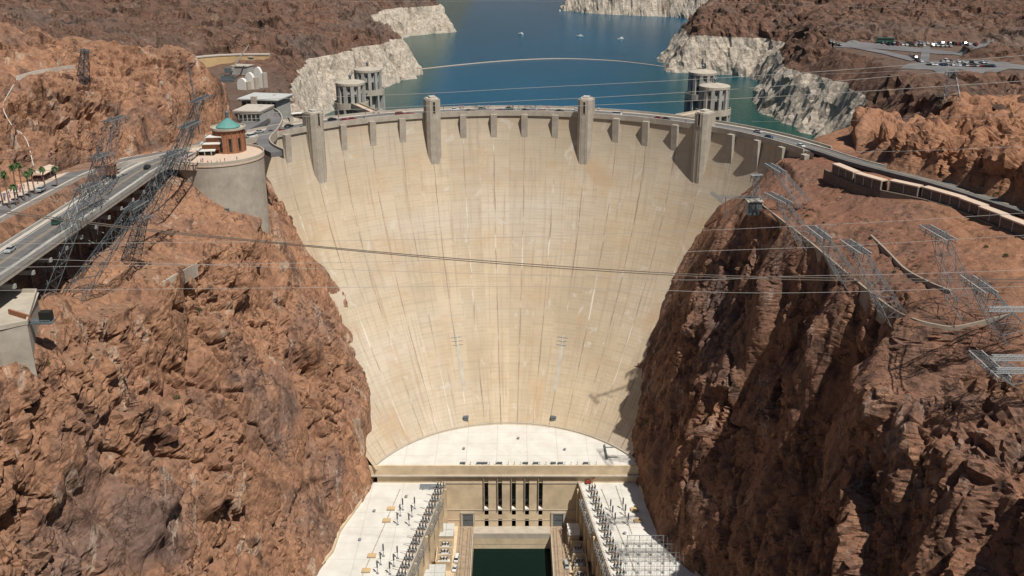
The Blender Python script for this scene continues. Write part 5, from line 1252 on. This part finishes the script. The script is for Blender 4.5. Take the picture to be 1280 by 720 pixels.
# ------------------------------------------------------------------ people
def person_mesh(shirt, pose=0):
    V_ = [(0, 0, .95), (0, 0, 1.2), (0, 0, 1.42), (0, 0, 1.52), (0, .01, 1.66), (0, .0, 1.76), (.1, 0, .9), (.11, -.06*pose, .5), (.11, .08*pose, .06), (.12, -.1, .03), (-.1, 0, .9), (-.11, .1*pose, .5), (-.11, .12*pose, .06), (-.12, -.02, .03), (.2, 0, 1.40), (.25, -.02, 1.13), (.25, -.12, .88), (-.2, 0, 1.40), (-.25, 0, 1.13), (-.24, -.08, .88)]
    E_ = [(0, 1), (1, 2), (2, 3), (3, 4), (4, 5), (0, 6), (6, 7), (7, 8), (8, 9), (0, 10), (10, 11), (11, 12), (12, 13), (2, 14), (14, 15), (15, 16), (2, 17), (17, 18), (18, 19)]
    rad = [.14, .14, .15, .06, .10, .07, .09, .07, .05, .04, .09, .07, .05, .04, .06, .05, .035, .06, .05, .035]
    me = bpy.data.meshes.new('person'); me.from_pydata(V_, E_, []); o = bpy.data.objects.new('person_tmp', me); COL.objects.link(o)
    o.modifiers.new('s', 'SKIN')
    for i, r in enumerate(rad): me.skin_vertices[0].data[i].radius = (r, r)
    me.skin_vertices[0].data[0].use_root = True
    bpy.context.view_layer.update()
    dg = bpy.context.evaluated_depsgraph_get(); ev = bpy.data.meshes.new_from_object(o.evaluated_get(dg)); ev.name = 'person'
    bpy.data.objects.remove(o); ev.materials.clear()
    for m in (M['shirt_'+shirt], M['denim'], M['skin']): ev.materials.append(m)
    for p in ev.polygons:
        z = p.center.z; p.material_index = 2 if (z > 1.5 or (abs(p.center.x) > .21 and z < 1.2)) else (1 if z < .95 else 0)
    return ev
PM = {}
def put_person(p, shirt, label, group):
    if shirt not in PM: PM[shirt] = person_mesh(shirt, .8)
    o = bpy.data.objects.new('person', PM[shirt]); COL.objects.link(o); o.location = p; o.rotation_euler = (0, 0, rng.uniform(0, 6.28)); return tag(o, label, 'person', group)
sh = list(SHIRT)
for k in range(64):
    th = -.265+.535*k/64+rng.uniform(-.003, .003) if k < 50 else rng.choice((-.75, -.55, .4, .62, .98))+rng.uniform(-.08, .08)
    s_ = rng.choice(sh); zn = ['beside the left middle tower', 'left of mid-crest', 'at mid-crest', 'right of mid-crest', 'beside the right middle tower'][min(4, max(0, int((th+.27)/.108)))]
    where = zn if k < 50 else ('left of the middle towers' if th < 0 else 'right of the middle towers')
    put_person(crest(th, rng.choice((138.5, 138.9, 150.6)), .22), s_, f'person in {s_} top on the crest pavement {where}', 'people walking along the dam crest')
for k in range(22):
    a = rng.uniform(-2.6, -.2); rr_ = rng.uniform(13, 19); s_ = rng.choice(sh)
    put_person(TC+Vector((rr_*math.cos(a), rr_*math.sin(a), .0)), s_, f'person in {s_} top on the {"left" if a < -1.9 else ("right" if a > -.9 else "front")} side of the round terrace', 'people on the round terrace')
for k in range(34):
    y = rng.uniform(288, 352); s_ = rng.choice(sh); x = -167.0-rng.uniform(0, 4)
    put_person(Vector((x, y, max(gz(x, y), 8.1)+.03)), s_, f'person in {s_} top {"near the left clump of palms" if y < 312 else ("by the lone palms" if y < 332 else "beside the fabric shade")} on the left plaza', 'people near the palms')
strip('pavement', dense([(-171, 270, 7.9), (-170.5, 310, 7.9), (-168.5, 345, 7.6)], 5), 9, M['plaza'], .25, 2.5)
t = empty('shade_tent', (-169, 338, 8.1), 'pale open fabric shade beside the palms and the upper left road', 'tent')
MB().add([(-3, -6, 2.6), (3, -6, 2.6), (3, 6, 2.6), (-3, 6, 2.6), (0, -6, 3.6), (0, 6, 3.6), (-3, -6, 2.5), (3, -6, 2.5), (3, 6, 2.5), (-3, 6, 2.5)], [(0, 4, 5, 3), (1, 2, 5, 4), (0, 1, 4), (3, 5, 2), (6, 9, 8, 7), (0, 6, 7, 1), (2, 8, 9, 3), (1, 7, 8, 2), (3, 9, 6, 0)]).build('canopy', M['plaza'], t)
for x in (-2.8, 2.8):
    for y in (-5.6, 0, 5.6): MB().box((x, y, 1.25), (.12, .12, 2.5)).build('post', M['steel'], t)
q = P(133, 216, z=6); t = empty('red_kiosk', (q.x-1, q.y+2, 5), 'tiny red box hut at the end of the low wall beside the upper left road', 'hut'); MB().box((0, 0, 1.8), (7, 4, 3.6)).build('wall', M['brick'], t); MB().box((0, 0, 3.75), (7.6, 4.6, .3)).build('roof', M['brick'], t)

# ------------------------------------------------------------------ palms and bushes
def palm(h_, seed):
    rg = random.Random(seed); t = empty('palm_tree', (0, 0, 0), 'x', 'palm tree')
    m_ = MB(); n = 8
    for i in range(n): m_.cyl((.1*math.sin(i), .1*math.cos(i*1.3), h_*i/n-.3), (.1*math.sin(i+1), .1*math.cos((i+1)*1.3), h_*(i+1)/n), .28-.012*i, .26-.012*i, 8)
    m_.build('trunk', M['bark'], t)
    m_ = MB()
    for k in range(46):
        a = rg.uniform(0, 6.28); el = rg.uniform(-.9, 1.25); L = rg.uniform(1.0, 1.65); pts = []
        d = Vector((math.cos(a)*math.cos(el), math.sin(a)*math.cos(el), math.sin(el))); s_ = Vector((-math.sin(a), math.cos(a), 0))
        for i in range(5):
            f = i/4; pts.append(Vector((0, 0, h_))+d*L*f+Vector((0, 0, -.9*f*f)))
        for i in range(4):
            w0 = .32*math.sin(math.pi*(i/4*.9+.08))+.05; w1 = .32*math.sin(math.pi*((i+1)/4*.9+.08))+.04
            m_.add([pts[i]-s_*w0, pts[i]+s_*w0, pts[i+1]+s_*w1, pts[i+1]-s_*w1], [(0, 1, 2, 3)])
    m_.build('crown', M['frond'], t); return t
pal = [(4, 258, 214, 'leftmost palm, cut by the photo edge'), (13, 262, 216, 'tall palm second from the left edge'), (24, 256, 207, 'palm with the highest crown in the left clump'), (21, 258, 232, 'short palm tucked in the left clump'), (31, 252, 205, 'dark crowned palm in the middle of the clump'), (38, 247, 216, 'palm on the right side of the clump'), (44, 243, 212, 'palm at the right end of the clump'), (57, 237, 210, 'lone slim palm right of the clump'), (72, 234, 209, 'rightmost palm, standing by the low wall')]
for k, (px, y0, y1, lab) in enumerate(pal):
    b = P(px, y0, z=8.0); top = P(px, y1, d=b.y); o = palm(max(6, top.z-8), k); o.location = b; o['label'] = lab; o['group'] = 'palm trees on the left plaza'
def bush(p, r, seed, label, group):
    rg = random.Random(seed); t = empty('bush', p, label, 'bush', group); m_ = MB(); st = MB()
    for k in range(5):
        a = rg.uniform(0, 6.28); st.cyl((0, 0, -.3), (math.cos(a)*r*.5, math.sin(a)*r*.5, r*.8), .06*r, .02*r, 5)
    st.build('stem', M['bark'], t)
    for k in range(260):
        d = Vector((rg.gauss(0, 1), rg.gauss(0, 1), rg.gauss(0, .8))).normalized()*r*rg.uniform(.3, 1)**.6; d.z = abs(d.z)*.9+.1*r
        u = Vector((rg.gauss(0, 1), rg.gauss(0, 1), rg.gauss(0, 1))).normalized(); v = u.cross(Vector((.3, .5, .8))).normalized(); s_ = r*.13
        m_.add([d-u*s_, d+v*s_*.6, d+u*s_, d-v*s_*.6], [(0, 1, 2, 3)])
    m_.build('foliage', M['bushm'], t); return t
for k, (px, py, r, lab) in enumerate(((221, 498, 1.5, 'small green bush growing on the left cliff above the pale vein'), (249, 389, 1.5, 'green bush on the ledge below the round terrace'), (286, 417, 1.0, 'small bush on the left cliff near the dam'), (60, 455, .8, 'tiny bush beside the bastion wall'), (931, 330, 1.6, 'green bush in the gully of the right cliff'))):
    bush(hit(px, py), r, k, lab, 'bushes on the canyon walls')
for k in range(46):
    px, py = rng.uniform(985, 1270), rng.uniform(228, 385); q = hit(px, py)
    if q.z < -25: continue
    bush(q, rng.uniform(.5, .95), 50+k, 'small dark desert shrub on the red slope among the pylons', 'desert shrubs on the red slope') if k < 14 else None
# small boats on the lake
for k, (px, py, lab) in enumerate(((700, 14, 'tiny white boat far out on the lake near the top of the view'), (651, 43, 'tiny white boat on the open lake left of the far headland'), (725, 46, 'tiny white boat near the right side of the open lake'), (776, 49, 'tiny white boat close to the right headland'))):
    p = P(px, py, z=-35); t = empty('boat', p, lab, 'boat', 'boats on the lake', R(40*k))
    m_ = MB(); m_.add([(-1.3, -4, .9), (1.3, -4, .9), (1.3, 2, 1.0), (0, 5, 1.3), (-1.3, 2, 1.0), (-.9, -3.8, -.2), (.9, -3.8, -.2), (.8, 2, -.2), (0, 4, -.2), (-.8, 2, -.2)], [(0, 1, 2, 3, 4), (9, 8, 7, 6, 5), (0, 5, 6, 1), (1, 6, 7, 2), (2, 7, 8, 3), (3, 8, 9, 4), (4, 9, 5, 0)]); m_.build('hull', M['white'], t)
    MB().box((0, -.6, 1.7), (1.9, 3.2, 1.4)).build('cabin', M['white'], t); MB().box((0, .9, 1.8), (1.7, .3, .8)).build('windscreen', M['glass'], t)
